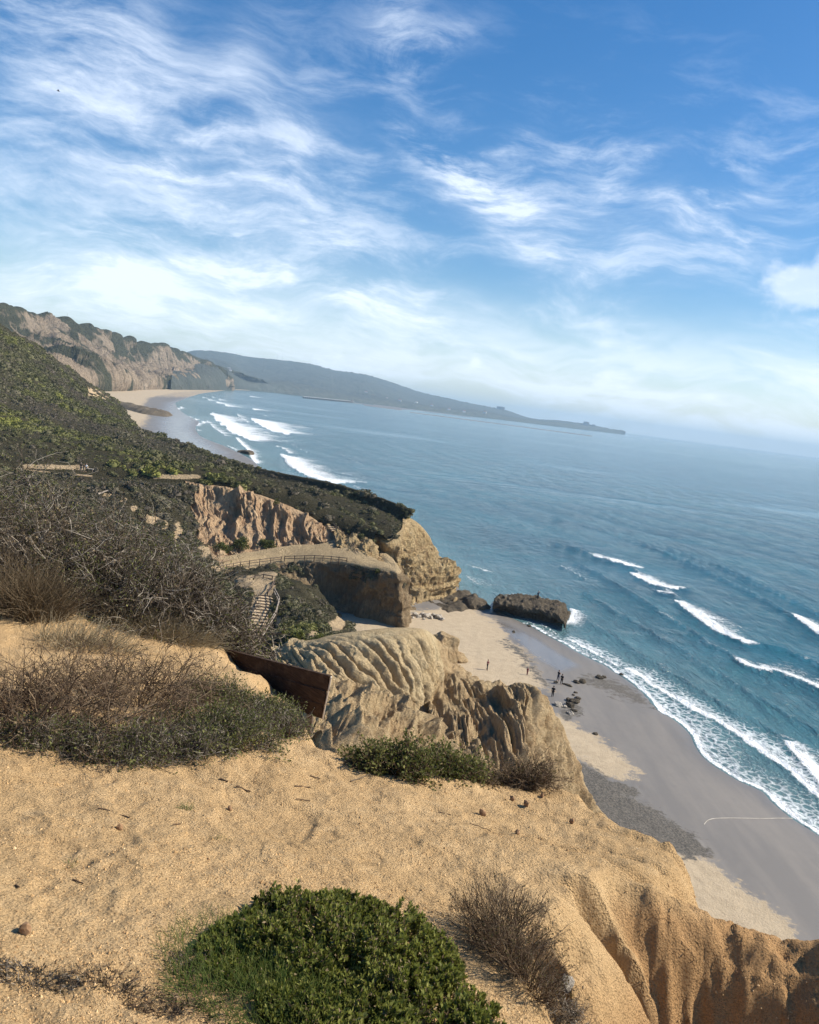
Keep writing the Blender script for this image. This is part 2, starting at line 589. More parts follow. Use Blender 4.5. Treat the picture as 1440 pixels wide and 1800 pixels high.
def plain(name, c, rough=.8, var=.25, scale=6.0, spec=.2, metal=0.0):
    m, t = newmat(name)
    pos = t.n('ShaderNodeTexCoord').outputs['Object']
    n = t.noise(pos, scale, 5, .65)
    col = t.mix(t.mapr(n, .3, .7), tuple(q * (1 - var) for q in c), tuple(min(1, q * (1 + var)) for q in c))
    finish(t, col, rough, t.bump(n, .01 / scale * 6, .5), spec, Metallic=metal)
    return m


# ------------------------------------------------------------------ sea, foam and beach
WL = [(1560, 1560), (1500, 1502), (1440, 1464), (1395, 1436), (1365, 1410), (1346, 1391), (1305, 1372), (1267, 1350), (1241, 1329), (1230, 1312), (1219, 1290), (1189, 1264), (1162, 1250), (1140, 1222),
      (1110, 1198), (1069, 1171), (1027, 1151), (994, 1132), (956, 1112), (935, 1100), (917, 1094), (880, 1078), (862, 1068), (842, 1062), (822, 1058), (812, 1046)]
wl = [*pz(WL)]
wl += [np.array(q, float) for q in [(12, 200, 0), (-5, 230, 0), (-25, 280, 0), (-52, 340, 0)]]
wl += [*pz([(470, 830), (440, 806), (400, 786), (352, 768), (342, 752), (352, 742), (328, 730), (312, 718), (308, 708), (330, 699), (352, 692), (402, 685.5), (440, 686.5), (508, 692), (560, 700), (615, 708.5), (700, 718.5), (900, 741.5), (1095, 763.5)])]
wl += [np.array((2600., 12000., 0.))]
wl = np.array(wl)


def polar(a0, a1, na, rs):
    a = np.concatenate([np.linspace(-70, a0, 8)[:-1], np.linspace(a0, a1, na), np.linspace(a1, 75, 8)[1:]])
    A, Rr = np.meshgrid(np.radians(a), rs)
    return np.stack([np.sin(A) * Rr, np.cos(A) * Rr], -1)


G2 = polar(-31, 32, 600, 1 / np.concatenate([np.linspace(1 / 34., 1 / 24500., 560)]))
P2 = G2.reshape(-1, 2)
sd_, _ = sdist(P2, wl)                                 # positive = seaward
sea_d = sd_
if sdist(np.array([[200., 300.]]), wl)[0][0] < 0:
    sea_d = -sd_
foam = np.zeros(len(P2), np.float32)
lace = np.zeros(len(P2), np.float32)
hgt = np.zeros(len(P2), np.float32)
P3 = np.concatenate([P2, np.zeros((len(P2), 1))], 1)


def breaker(px, trail, amp, h=0.0, lead=.4, wob=1.0, lc=0.0, fade=.12, lw=0):
    global foam, lace, hgt
    L = pz(px)
    L = crom(L, np.linspace(0, len(L) - 1, len(L) * 6))
    far = max(trail * 5, lw * 3) + 5
    lo, hi = L[:, :2].min(0) - far, L[:, :2].max(0) + far
    m = np.where(((P2 > lo) & (P2 < hi)).all(1))[0]
    if not len(m):
        return
    d, par = sdist(P2[m], L)
    sea_side = sdist(L[len(L) // 2][None] + np.array([[.01, 0, 0]]), L)[0][0]
    d = d * (1 if sea_side > 0 else -1)
    sc_ = max(1.0, trail * .25)
    d = d + wob * sc_ * .5 * vn(P3[m] / (sc_ * 2.5), 3) + wob * .25 * sc_ * vn(P3[m] / (sc_ * .8), 4)
    tr = trail * (.55 + .45 * np.sin(np.pi * np.clip(par, 0, 1)) + .35 * vn(P3[m] / (trail * 2.5), 9))
    end = sstep(par, 0, fade) * sstep(1 - par, 0, fade)
    e = np.where(d > 0, np.exp(-d / np.maximum(tr * 1.45, .1)), np.exp(-(d / lead) ** 2)) * end
    foam[m] = np.maximum(foam[m], e * amp)
    if lc:
        lace[m] = np.maximum(lace[m], lc * np.where(d > 0, np.exp(-(d / (lw or tr * 2.6)) ** 2), np.exp(-(d / lead) ** 2)) * end)
    if h:
        hgt[m] = np.maximum(hgt[m], h * np.exp(-(d / np.where(d > 0, 2.2, .7)) ** 2) * end)


# the edge of the wash on the near beach and the two bores behind it
breaker(WL[1:16], .9, 1.0, .06, .35, .35, .85, .02, 6.5)
breaker(WL[14:21], .9, .9, .05, .3, .3, .7, .05, 4.0)
breaker([(1069, 1168), (1110, 1180), (1150, 1207), (1190, 1230), (1219, 1249), (1279, 1279), (1331, 1316), (1387, 1354), (1440, 1405), (1520, 1470)], 1.6, .95, .22, .5, .8, .9, .12, 6.0)
breaker([(1370, 1296), (1390, 1318), (1410, 1342), (1425, 1362), (1440, 1380), (1490, 1440)], 2.2, 1.0, .45, .4, .8, .9, .12, 5.0)
breaker([(985, 1122), (1010, 1130), (1050, 1152), (1100, 1180)], 1.2, .9, .15, .4, .6, .9, .12, 5.0)
breaker([(880, 1086), (930, 1092), (960, 1102), (985, 1120)], .5, .7, 0, .3, .4, .4)
# lines of surf further out
breaker([(1028, 972), (1050, 981), (1080, 988), (1110, 997), (1136, 1003)], 5.1, .95, .5, .5, .8, .55, .12, 7.0)
breaker([(1100, 1003), (1118, 1014), (1145, 1028), (1180, 1034), (1218, 1036)], 6.8, .95, .6, .5, .8, .55, .12, 7.0)
breaker([(1150, 1039), (1168, 1044), (1190, 1048)], 2.72, .8, .3, .5, .8, .55, .12, 7.0)
breaker([(1174, 1052), (1192, 1062), (1212, 1076), (1240, 1098), (1275, 1118), (1310, 1130), (1350, 1136)], 6.12, 1.0, .6, .5, .8, .55, .12, 7.0)
breaker([(1280, 1152), (1305, 1168), (1332, 1180), (1365, 1184), (1400, 1196), (1440, 1214), (1490, 1235)], 5.1, .95, .6, .5, .8, .55, .12, 7.0)
breaker([(1386, 1078), (1405, 1092), (1425, 1105), (1445, 1118), (1480, 1135)], 4.42, 1.0, .6, .5, .8, .55, .12, 7.0)
breaker([(980, 990), (1000, 1003), (1030, 1018), (1060, 1026)], 1.7, .62, .25, .4, .8, .55, .12, 7.0)
breaker([(812, 992), (840, 1000), (862, 1008)], 2.38, .6, .2, .5, .8, .55, .12, 7.0)
breaker([(815, 1010), (835, 1025), (860, 1034)], 2.38, .6, .2, .5, .8, .55, .12, 7.0)
breaker([(985, 1098), (1003, 1090), (1010, 1080), (1000, 1068)], 2.04, .9, 0, .8, .8, .8, .12, 4.0)
breaker([(860, 1050), (900, 1044), (940, 1046), (985, 1060)], 1.36, .5, 0, .5, .8, .55, .12, 7.0)
# far surf of the bay
breaker([(492, 796), (502, 806), (520, 826), (542, 838), (580, 848), (600, 852)], 20.25, 1.0, .9, 1.0, .6)
breaker([(540, 832), (562, 842), (590, 851)], 6.75, .9, .6, 1.0, .6)
breaker([(440, 732), (452, 742), (470, 752), (492, 760), (515, 764)], 35.1, 1.0, 0, 2.0, .5)
breaker([(440, 716), (452, 721), (466, 724)], 21.6, .9, 0, 3.0, .5)
breaker([(430, 709), (445, 712), (470, 713)], 32.4, .75, 0, 3.0, .5)
breaker([(370, 722), (376, 732), (392, 745), (410, 760), (430, 770), (450, 776)], 35.1, .85, 0, 2.0, .7)
breaker([(378, 706), (392, 712), (410, 716)], 40.5, .75, 0, 3.0, .7)
breaker([(352, 705), (380, 702), (410, 704), (440, 706)], 35.1, .6, 0, 3.0, .7)
breaker([(440, 700), (465, 701), (490, 704), (515, 707)], 81.0, .8, 0, 5.0, .5)
breaker([(400, 694), (430, 696), (470, 699)], 81.0, .65, 0, 5.0, .5)
breaker([(412, 765), (422, 776), (436, 790), (445, 805), (452, 820)], 4.73, .8, 0, 1.5, .6)
breaker([(330, 740), (340, 748), (352, 743), (362, 742)], 4.73, .8, 0, 2.0, .6)
breaker([(346, 766), (352, 774), (362, 777)], 5.4, .8, 0, 2.0, .6)
breaker([(306, 722), (318, 716), (330, 714)], 5.4, .75, 0, 2.0, .6)
breaker([(324, 730), (340, 736), (356, 741)], 5.4, .8, 0, 2.0, .6)
breaker([(590, 796), (605, 802), (625, 812), (640, 822)], 3.38, .45, .3, 1.0, .5)
breaker([(480, 782), (500, 790), (512, 798)], 4.73, .7, .3, 1.0, .5)

for px_, tr_, am_ in [([(322, 746), (336, 752), (350, 757), (372, 762)], 5, .6), ([(360, 735), (372, 748), (388, 760), (402, 770)], 9, .6), ([(415, 725), (425, 735), (438, 744)], 10, .6), ([(455, 728), (475, 733), (500, 738)], 12, .5), ([(345, 700), (362, 698), (385, 697)], 18, .6), ([(470, 706), (500, 709), (530, 712)], 30, .45), ([(398, 782), (412, 790), (424, 800)], 4, .6), ([(512, 780), (530, 790), (548, 797)], 3, .45), ([(610, 846), (630, 858), (655, 868)], 2.5, .45), ([(700, 905), (720, 915), (745, 922)], 1.5, .35)]:
    breaker(px_, tr_, am_, 0, 1.2, .6)

# long low crests that link the white water
for px_, tr_, am_, h_ in [([(960, 952), (1028, 970), (1110, 1000), (1180, 1046), (1280, 1116), (1370, 1142), (1500, 1195)], 1.6, .42, .5), ([(1000, 985), (1090, 1030), (1180, 1088), (1290, 1158), (1400, 1200), (1540, 1262)], 1.4, .40, .45), ([(1060, 930), (1160, 968), (1280, 1022), (1390, 1082), (1520, 1160)], 1.2, .30, .55),
                          ([(920, 900), (1040, 925), (1200, 972), (1340, 1030), (1500, 1110)], 1.0, .22, .5), ([(980, 1060), (1060, 1108), (1150, 1165), (1260, 1232), (1400, 1310), (1520, 1390)], 1.2, .36, .3), ([(1010, 1035), (1100, 1085), (1210, 1150), (1330, 1225), (1480, 1310)], 1.0, .30, .3)]:
    breaker(px_, tr_, am_, h_, .5, 1.2, .25, .06, 2.5)

rr = np.linalg.norm(P2, axis=1)
swell = np.sin(sea_d / 24 * 2 * np.pi + 2.5 * vn(P3 / 60, 5)) * (.5 + .5 * vn(P3 / np.array([90, 90, 1.]), 6))
zs = .36 * swell * sstep(sea_d, 6, 60) * (1 - sstep(rr, 1500, 3000)) + .10 * fbm(P3 / 5.0, 2, 8) * sstep(sea_d, 4, 25) * (1 - sstep(rr, 300, 700)) + hgt
shallow = np.exp(-np.maximum(sea_d, 0) / 22) * .9 + .6 * np.exp(-np.maximum(sea_d, 0) / 120) * sstep(rr, 300, 600)
mesh('sea', np.concatenate([P2, zs[:, None]], 1), gridq(*G2.shape[:2])[:, ::-1], M['sea'], attrs={'foam': foam, 'lace': lace, 'shallow': np.clip(shallow, 0, 1)}, kind='structure')

G2b = polar(-34, 34, 520, 1 / np.concatenate([np.linspace(1 / 26., 1 / 900., 460), np.linspace(1 / 900., 1 / 5800., 30)[1:]]))
PB = G2b.reshape(-1, 2)
sb, _ = sdist(PB, wl)
if sdist(np.array([[200., 300.]]), wl)[0][0] < 0:
    sb = -sb
PB3 = np.concatenate([PB, np.zeros((len(PB), 1))], 1)
inl = -sb


def beach_z(d):
    return np.where(d > 0, .9 * (1 - np.exp(-d / 24)) + .012 * d * (d < 60) + .72 * (d >= 60), np.maximum(.05 * d, -3))


zb = beach_z(inl)
dry = np.maximum.reduce([
    polymask(PB, pz([(700, 1080), (820, 1062), (850, 1075), (890, 1110), (930, 1150), (945, 1185), (960, 1210), (900, 1215), (860, 1210), (700, 1230), (560, 1140), (560, 1085), (690, 1085)], .6), 6.0),
    polymask(PB, pz([(960, 1255), (1000, 1270), (1050, 1290), (1090, 1325), (1112, 1355), (1100, 1375), (1060, 1365), (1020, 1335), (960, 1330)], .6), 4.5),
    polymask(PB, pz([(1170, 1490), (1240, 1500), (1290, 1535), (1350, 1590), (1400, 1640), (1460, 1720), (1100, 1720), (1100, 1500)], .6), 5.0),
    polymask(PB, pz([(180, 800), (235, 770), (262, 735), (250, 715), (262, 700), (310, 690), (402, 683.6), (402, 682), (100, 682), (100, 720)], .6), 12.0),
    .55 * polymask(PB, pz([(560, 700), (508, 690.5), (430, 684), (380, 680), (700, 700)], 0), 30.0)])
peb = np.maximum.reduce([
    .95 * polymask(PB, pz([(985, 1330), (1030, 1345), (1075, 1370), (1110, 1380), (1130, 1410), (1180, 1440), (1225, 1475), (1262, 1500), (1255, 1515), (1200, 1512), (1100, 1480), (990, 1420)], .6), 3.2),
    .70 * polymask(PB, pz([(870, 1118), (900, 1120), (935, 1150), (960, 1190), (975, 1212), (955, 1215), (930, 1180), (895, 1145)], .6), 4.0),
    .62 * polymask(PB, pz([(990, 1190), (1040, 1180), (1090, 1195), (1140, 1225), (1200, 1252), (1215, 1262), (1150, 1255), (1085, 1232), (1040, 1215), (1000, 1205)], .1), 4.0),
    .55 * polymask(PB, pz([(980, 1240), (1010, 1235), (1030, 1255), (1000, 1275), (985, 1270)], .3), 1.0)])
sheen = np.maximum.reduce([np.exp(-np.maximum(inl, 0) / 5.0) * .55,
    polymask(PB, pz([(862, 1088), (900, 1100), (940, 1120), (985, 1150), (1020, 1172), (985, 1185), (950, 1165), (925, 1145), (890, 1115)], .2), 3.0),
    .75 * polymask(PB, pz([(255, 790), (262, 745), (285, 708), (330, 695), (360, 700), (360, 760), (420, 800), (420, 830)], .2), 25.0)])
PEBZ = .07 * fbm(PB3 * 1.4, 3, 31) * peb + .05 * fbm(PB3 * .8, 3, 33) * dry * (np.linalg.norm(PB, axis=1) < 250)
mesh('beach', np.concatenate([PB, (zb + PEBZ)[:, None]], 1), gridq(*G2b.shape[:2])[:, ::-1], M['beach'], attrs={'dry': dry, 'pebble': peb, 'sheen': sheen}, kind='structure')


def bz(x, y):
    d = float(sdist(np.array([[x, y]]), wl)[0][0])
    s = 1 if sdist(np.array([[200., 300.]]), wl)[0][0] > 0 else -1
    return float(beach_z(np.array([-d * s]))[0])


def onbeach(px, py):
    p = onz(px, py, 0)
    for _ in range(4):
        p = onz(px, py, max(bz(p[0], p[1]), 0))
    return p


# ------------------------------------------------------------------ far coast
def offset(pts, v):
    return np.asarray(pts) + np.array(v, float)


def far_cliffs():
    top = rowpts([(-120, 505, 1100), (-40, 535, 1220), (0, 549, 1300), (45, 563, 1420), (75, 569, 1500), (130, 583, 1650), (215, 601, 1950), (262, 609, 2200), (300, 617, 2500), (345, 631, 2900), (380, 650, 3150), (397, 668, 3230), (402, 682, 3260)])
    mid = rowpts([(-120, 590, 1010), (-40, 600, 1110), (0, 606, 1180), (45, 618, 1290), (90, 622, 1370), (140, 633, 1500), (215, 642, 1800), (262, 650, 2050), (300, 655, 2350), (345, 662, 2750), (380, 673, 3080), (397, 681, 3200), (402, 684.5, 3250)])
    base = pz([(-120, 694), (-40, 694), (0, 693.5), (45, 693), (90, 692), (140, 690), (225, 687.5), (262, 685.5), (300, 684.5), (345, 684), (380, 684.3), (396, 685), (402, 685.5)], 1.0)
    plate = top + np.array([-260., 420, 4])
    G, u, v = loft([plate, top + np.array([-20., 32, 1]), top, .55 * top + .45 * mid, mid, .45 * mid + .55 * base, base, base - np.array([0, 0, 8.])], 680, 180)
    n = facing(G, normals(G))
    w = sstep(v, 1.6, 2.4)
    Pg = G * np.array([1, 1, .25])
    gul = ridged(Pg / 170, 4, 3, .55) * 18 + ridged(Pg / 42, 4, 5, .55) * 7 + ridged(Pg / 13, 2, 6) * 1.6
    G = G + n * (gul * w * (1 - sstep(v, 5.5, 6.1)))[..., None]
    G[..., 2] += 2.5 * fbm(G / 60, 3, 8) * (1 - w)
    bare = np.clip(1 - sstep(v, 1.8, 2.6) + .6 * sstep(fbm(G / 140, 3, 12), .2, .6) * (1 - .6 * sstep(v, 4.5, 5.5)) + .25 * sstep(fbm(G / 60, 3, 15), .2, .6) + .7 * np.exp(-((u - .47) / .035) ** 2) * sstep(v, 4.2, 1.6), 0, 1)
    return mesh('sea_cliff', G.reshape(-1, 3), gridq(*G.shape[:2]), M['far'], attrs={'bare': bare.ravel()}, kind='structure'), top


def cliff_two():
    top = rowpts([(300, 612, 3300), (345, 628, 3500), (400, 648, 3900), (440, 661, 4300), (480, 676, 4800), (500, 686, 5100), (514, 693, 5300)])
    base = pz([(300, 682), (345, 682), (400, 681.8), (440, 684), (480, 688), (500, 691), (514, 693.2)], 1.0)
    mid = .4 * top + .6 * base
    up_ = .75 * top + .25 * base
    G, u, v = loft([top + np.array([-500., 900, 30]), top + np.array([-30., 60, 1]), top, up_, mid, base, base - np.array([0, 0, 10.])], 260, 80)
    n = facing(G, normals(G))
    w = sstep(v, 2.0, 3.2)
    G = G + n * ((ridged(G * np.array([1, 1, .25]) / 160, 3, 23) * 16) * w * (1 - sstep(v, 4.5, 5.1)))[..., None]
    G[..., 2] += 6 * fbm(G / 70, 3, 28) * (1 - w)
    bare = np.clip(1 - sstep(v, 2.15, 2.6) + .3 * sstep(fbm(G / 160, 3, 42), .1, .5), 0, 1)
    return mesh('sea_cliff', G.reshape(-1, 3), gridq(*G.shape[:2]), M['far'], attrs={'bare': bare.ravel()}, kind='structure'), top


LJ_TOP = [(300, 640, 7200), (340, 620, 7500), (370, 620, 7600), (400, 622, 7700), (440, 629, 7800), (500, 635, 8000), (545, 641, 8200), (590, 652, 8400), (620, 656, 8500), (650, 661, 8600), (700, 677, 8800), (740, 690, 9000), (800, 704, 9200), (860, 716, 9400), (890, 722, 9500), (930, 735, 9600), (1000, 742, 9700), (1040, 749, 9800), (1070, 756, 9900), (1098, 762, 10000)]


def headland_hills():
    top = rowpts(LJ_TOP)
    base = []
    for (px, py, Y) in LJ_TOP:
        base.append(onz(px, max(690 + (px - 480) * .1195, 686), .5))
    base = np.array(base)
    base[-1] = top[-1] * [1, 1, 0] + [0, -30, 0]
    rows = [top + np.array([200., 1500, -150]), top + np.array([0, 100., -4]), top, .66 * top + .34 * base, .33 * top + .67 * base, base, base - np.array([0, 0, 12.])]
    G, u, v = loft(rows, 420, 110)
    w = sstep(v, 2.0, 2.6) * (1 - sstep(v, 4.4, 5.0))
    G[..., 2] += 26 * fbm(G / np.array([700, 700, 1e5]), 4, 51) * w + 5 * np.abs(fbm(G / np.array([90, 90, 1e5]), 3, 54)) * (1 - sstep(v, 4.6, 5.0))
    return mesh('hills', G.reshape(-1, 3), gridq(*G.shape[:2]), M['farhill'], kind='structure')


fc, FC_TOP = far_cliffs()
c2, C2_TOP = cliff_two()
headland_hills()


# ------------------------------------------------------------------ hillsides, bench and cliffs of the middle distance
def back(pts, dx, dy, dz):
    return np.asarray(pts) + np.array([dx, dy, dz], float)


SURF = {}


def land(name, rows, nu, nv, mat, disp=None, attrs=None, key=None, kind='structure', flip=None):
    G, u, v = loft(rows, nu, nv)
    n = facing(G, normals(G))
    if disp:
        G = G + n * disp(G, u, v)[..., None]
    a = attrs(G, u, v) if attrs else {}
    o = mesh(name, G.reshape(-1, 3), gridq(*G.shape[:2]), mat, attrs={k: q.ravel() for k, q in a.items()}, kind=kind)
    if key:
        SURF[key] = (G, u, v)
    return o


def even(row, n=34):
    # the row re-read at even steps across, so that rows line up column by column
    row = np.array(row, float)
    x = np.linspace(row[0, 0], row[-1, 0], n)
    return rowpts(np.stack([x, np.interp(x, row[:, 0], row[:, 1]), np.interp(x, row[:, 0], row[:, 2])], 1))


def hill_upper():
    r0 = even([(-250, 780, 140), (-100, 800, 150), (0, 816, 155), (140, 831, 160), (250, 842, 163), (345, 848, 166), (440, 864, 166), (520, 893, 165), (580, 926, 163), (620, 945, 160.5), (655, 962, 157.5)])
    r1 = even([(-250, 700, 220), (-100, 715, 225), (0, 742, 230), (150, 770, 232), (290, 806, 218), (390, 834, 200), (480, 858, 190), (560, 886, 180), (620, 910, 173), (660, 928, 165.5), (688, 950, 160)])
    r3 = even([(-250, 490, 430), (-60, 556, 445), (0, 574, 450), (62, 610, 480), (112, 642, 520), (165, 684, 555), (204, 708, 560), (224, 736, 480), (242, 759, 400), (330, 788, 300), (410, 821, 250), (500, 841, 222), (560, 853, 212), (620, 869, 200), (660, 883, 191), (706, 899, 181), (722, 908, 177)])
    r2 = .3 * r1 + .7 * r3 + np.array([0, 0, .3])
    r4 = back(r3, -.5, 5, -3)
    r5 = back(r3, -1, 8, -22)
    def bare(G, u, v):
        px, py = proj(G)
        b = .95 * np.exp(-((px - 92) / 26) ** 2 - ((py - (px * .72 + 556)) / 7) ** 2) + .9 * np.exp(-((px - 178) / 34) ** 2 - ((py - 690) / 13) ** 2)
        path = np.exp(-((py - (821 + .02 * (px - 100))) / 4.0) ** 2) * sstep(px, 30, 50) * (1 - sstep(px, 150, 162)) + 1.0 * np.exp(-((py - 838) / 4.0) ** 2) * sstep(px, 255, 280) * (1 - sstep(px, 340, 365))
        return {'bare': np.clip(b * (v > 1) + 1.2 * path + .35 * sstep(fbm(G / 26, 3, 7), .35, .7), 0, 1)}
    land('hillside', [back(r0, 0, -2, -5), r0, r1, r2, r3, r4, r5], 420, 210, M['duff'], lambda G, u, v0: sstep(v0 - 1, 0, .5) * (lambda v: (1.6 * fbm(G / 22, 4, 61) + 1.4 * fbm(G / 60, 2, 67) * sstep(v, .3, 1.5)) * (1 - .85 * sstep(v, 1.2, 2.0)) * (1 - sstep(v, 2.4, 3.0)))(v0 - 1), bare, 'upper')


def hill_near():
    r0 = rowpts([(-250, 780, 141), (-100, 801, 150), (0, 818, 155), (140, 833, 160), (250, 844, 162), (345, 850, 165)])
    r0b = rowpts([(-250, 800, 135), (-100, 820, 142), (0, 838, 147), (140, 850, 152), (240, 862, 155), (338, 868, 160)])
    r1 = rowpts([(-250, 880, 112), (-100, 890, 118), (0, 900, 125), (150, 905, 132), (250, 915, 142), (345, 925, 152)])
    r2 = rowpts([(-250, 970, 85), (-100, 980, 88), (0, 990, 95), (200, 985, 112), (300, 975, 125), (372, 980, 134)])
    r3 = rowpts([(-250, 1100, 58), (-100, 1100, 60), (0, 1100, 70), (200, 1080, 82), (330, 1050, 97), (395, 1020, 122)])
    r4 = rowpts([(-250, 1250, 40), (-100, 1250, 42), (0, 1250, 46), (200, 1240, 52), (330, 1200, 62), (420, 1160, 78)])
    def bare(G, u, v):
        px, py = proj(G)
        b = 0
        for (x, y, sx, sy) in [(268, 912, 16, 10), (312, 935, 10, 20), (236, 893, 7, 6), (290, 925, 6, 10), (190, 870, 14, 3), (215, 878, 10, 4), (360, 965, 12, 16), (385, 1000, 24, 10)]:
            b = b + 1.1 * np.exp(-((px - x) / sx) ** 2 - ((py - y) / sy) ** 2)
        b = b + 1.0 * (1 - sstep(v, .12, .26)) * sstep(px, 25, 45) * (1 - sstep(px, 155, 170))
        return {'bare': np.clip(b, 0, 1)}
    land('hillside', [r0, r0b, r1, r2, r3, r4], 240, 180, M['duff'], lambda G, u, v: (1.3 * fbm(G / 14, 4, 71) + 1.2 * ridged(G * [1, 1, .3] / 16, 2, 73)) * sstep(v, .3, 1.2), bare, 'near')


def clay_slope():
    r0 = rowpts([(322, 843, 168), (345, 847, 167), (430, 860, 167), (500, 884, 166), (545, 905, 165), (572, 924, 163.5), (600, 940, 162)])
    r1 = rowpts([(326, 850, 165), (348, 853, 165), (432, 868, 164), (500, 892, 163), (545, 912, 162.5), (573, 930, 162), (600, 945, 161)])
    r2 = rowpts([(338, 905, 157), (368, 912, 158), (440, 918, 159), (505, 928, 159), (548, 940, 157.5), (578, 948, 157.5), (603, 955, 158)])
    r3 = rowpts([(352, 962, 147), (390, 966, 150), (450, 962, 153), (510, 956, 155.5), (555, 956, 156.5), (585, 958, 156.5), (608, 964, 155.5)])
    r4 = rowpts([(372, 992, 138), (420, 982, 144.5), (470, 972, 149.5), (520, 963, 153), (565, 961, 154.5), (595, 964, 154), (614, 970, 152.5)])
    def dsp(G, u, v):
        w = sstep(v, .5, 1.2) * (1 - sstep(v, 3.0, 3.8))
        q = np.stack([u * 24 + .9 * vn(G / 5, 82) + .25 * vn(G / 1.2, 83) + .35 * (v - 2), v * .55 + .4 * vn(G / 3, 81), 0 * u], -1)
        big = ridged(np.stack([u * 9 + .5 * vn(G / 6, 84), v * .5, 0 * u], -1), 2, 85)
        return w * (.55 * (ridged(q, 4, 87, .6) - .5) + 1.1 * big + .55 * fbm(G / 1.1, 3, 86) - .4 * sstep(vn(G * [1, 1, .3] / 2.5, 89), .25, .5)) * (.7 + .5 * vn(G / 5, 88))
    land('clay_bluff', [r0, r1, r2, r3, r4], 440, 150, M['clay'], dsp, key='clay')


def bench():
    b0 = rowpts([(368, 985, 141), (440, 970, 149), (520, 958, 154), (570, 955, 156), (600, 945, 159), (640, 970, 155), (664, 985, 153), (668, 975, 158), (670, 968, 164)])
    b1 = rowpts([(378, 994, 139), (450, 979, 147), (520, 970, 151), (560, 968, 151), (610, 970, 150), (650, 985, 145), (682, 994, 142), (684, 983, 152), (682, 975, 160)])
    b2 = rowpts([(382, 1003, 137), (450, 993, 145), (505, 984, 148), (562, 984, 146), (620, 989, 142), (655, 995, 139.5), (694, 1002, 137), (697, 992, 148), (692, 985, 160)])
    b3 = rowpts([(386, 1010, 134), (455, 1001, 142), (508, 993, 146.5), (562, 994, 145), (622, 1000, 141), (658, 1007, 138), (701, 1014, 135.5), (704, 1006, 147), (698, 1000, 160)])
    b4 = rowpts([(402, 1036, 124), (466, 1024, 133), (515, 1020, 141), (562, 1030, 143.5), (625, 1035, 140.5), (662, 1040, 137.5), (706, 1046, 134.5), (710, 1040, 147), (702, 1035, 160)])
    b5 = rowpts([(415, 1062, 114), (480, 1050, 123), (528, 1060, 132), (575, 1078, 138.5), (632, 1086, 138), (668, 1090, 137), (711, 1088, 134.8), (716, 1072, 148), (706, 1065, 160)])
    b6 = rowpts([(425, 1090, 104), (495, 1085, 113), (545, 1100, 126), (600, 1130, 131.5), (650, 1136, 131.5), (685, 1134, 131.5), (727, 1122, 132.5), (728, 1096, 148), (716, 1085, 160)])
    def dsp(G, u, v):
        w = sstep(v, 2.2, 3.2)
        q = G * np.array([1, 1, .22])
        return w * (1.15 * ridged(q / 5.5, 4, 91) + 1.1 * fbm(G / 2.6, 4, 92) + .5 * sstep(vn(G / np.array([9., 9, 1.3]), 93), .1, .4)) * (1 - .4 * sstep(v, 5.2, 6)) - 1.1 * w + .10 * fbm(G / 2, 3, 94) * (1 - w) - 1.2 * np.exp(-((u - .56) / .12) ** 2 - ((v - 4.9) / .8) ** 2)
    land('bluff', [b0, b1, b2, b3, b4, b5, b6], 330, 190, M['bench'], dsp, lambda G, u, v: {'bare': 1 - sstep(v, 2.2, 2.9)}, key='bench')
    # the sunlit knob at the seaward end of the bench
    k0 = rowpts([(573, 921, 166), (590, 919, 168), (612, 923, 167), (636, 931, 165), (650, 940, 163), (657, 955, 163), (660, 975, 164)])
    k1 = rowpts([(570, 926, 163), (588, 925, 164), (610, 930, 163), (634, 938, 161), (650, 948, 159), (658, 962, 159), (664, 980, 162)])
    k2 = rowpts([(585, 938, 160), (600, 942, 159), (618, 950, 157.5), (636, 955, 156), (650, 962, 155), (660, 975, 155), (670, 990, 160)])
    k3 = rowpts([(590, 948, 156), (606, 955, 155), (620, 964, 153), (636, 973, 151), (650, 980, 150), (664, 988, 150), (676, 998, 158)])
    k4 = rowpts([(590, 960, 153), (606, 966, 152), (622, 977, 149), (638, 990, 146), (656, 1000, 144), (676, 1004, 145), (690, 1008, 158)])
    land('sandstone_knob', [back(k0, 0, 6, -5), k0, k1, k2, k3, k4], 130, 90, M['sandstone'], lambda G, u, v: (.75 * ridged(G * [1, 1, .5] / 3.0, 4, 95) + .5 * fbm(G / 1.2, 4, 96) - .4) * sstep(v, 1.2, 2), key='knob')


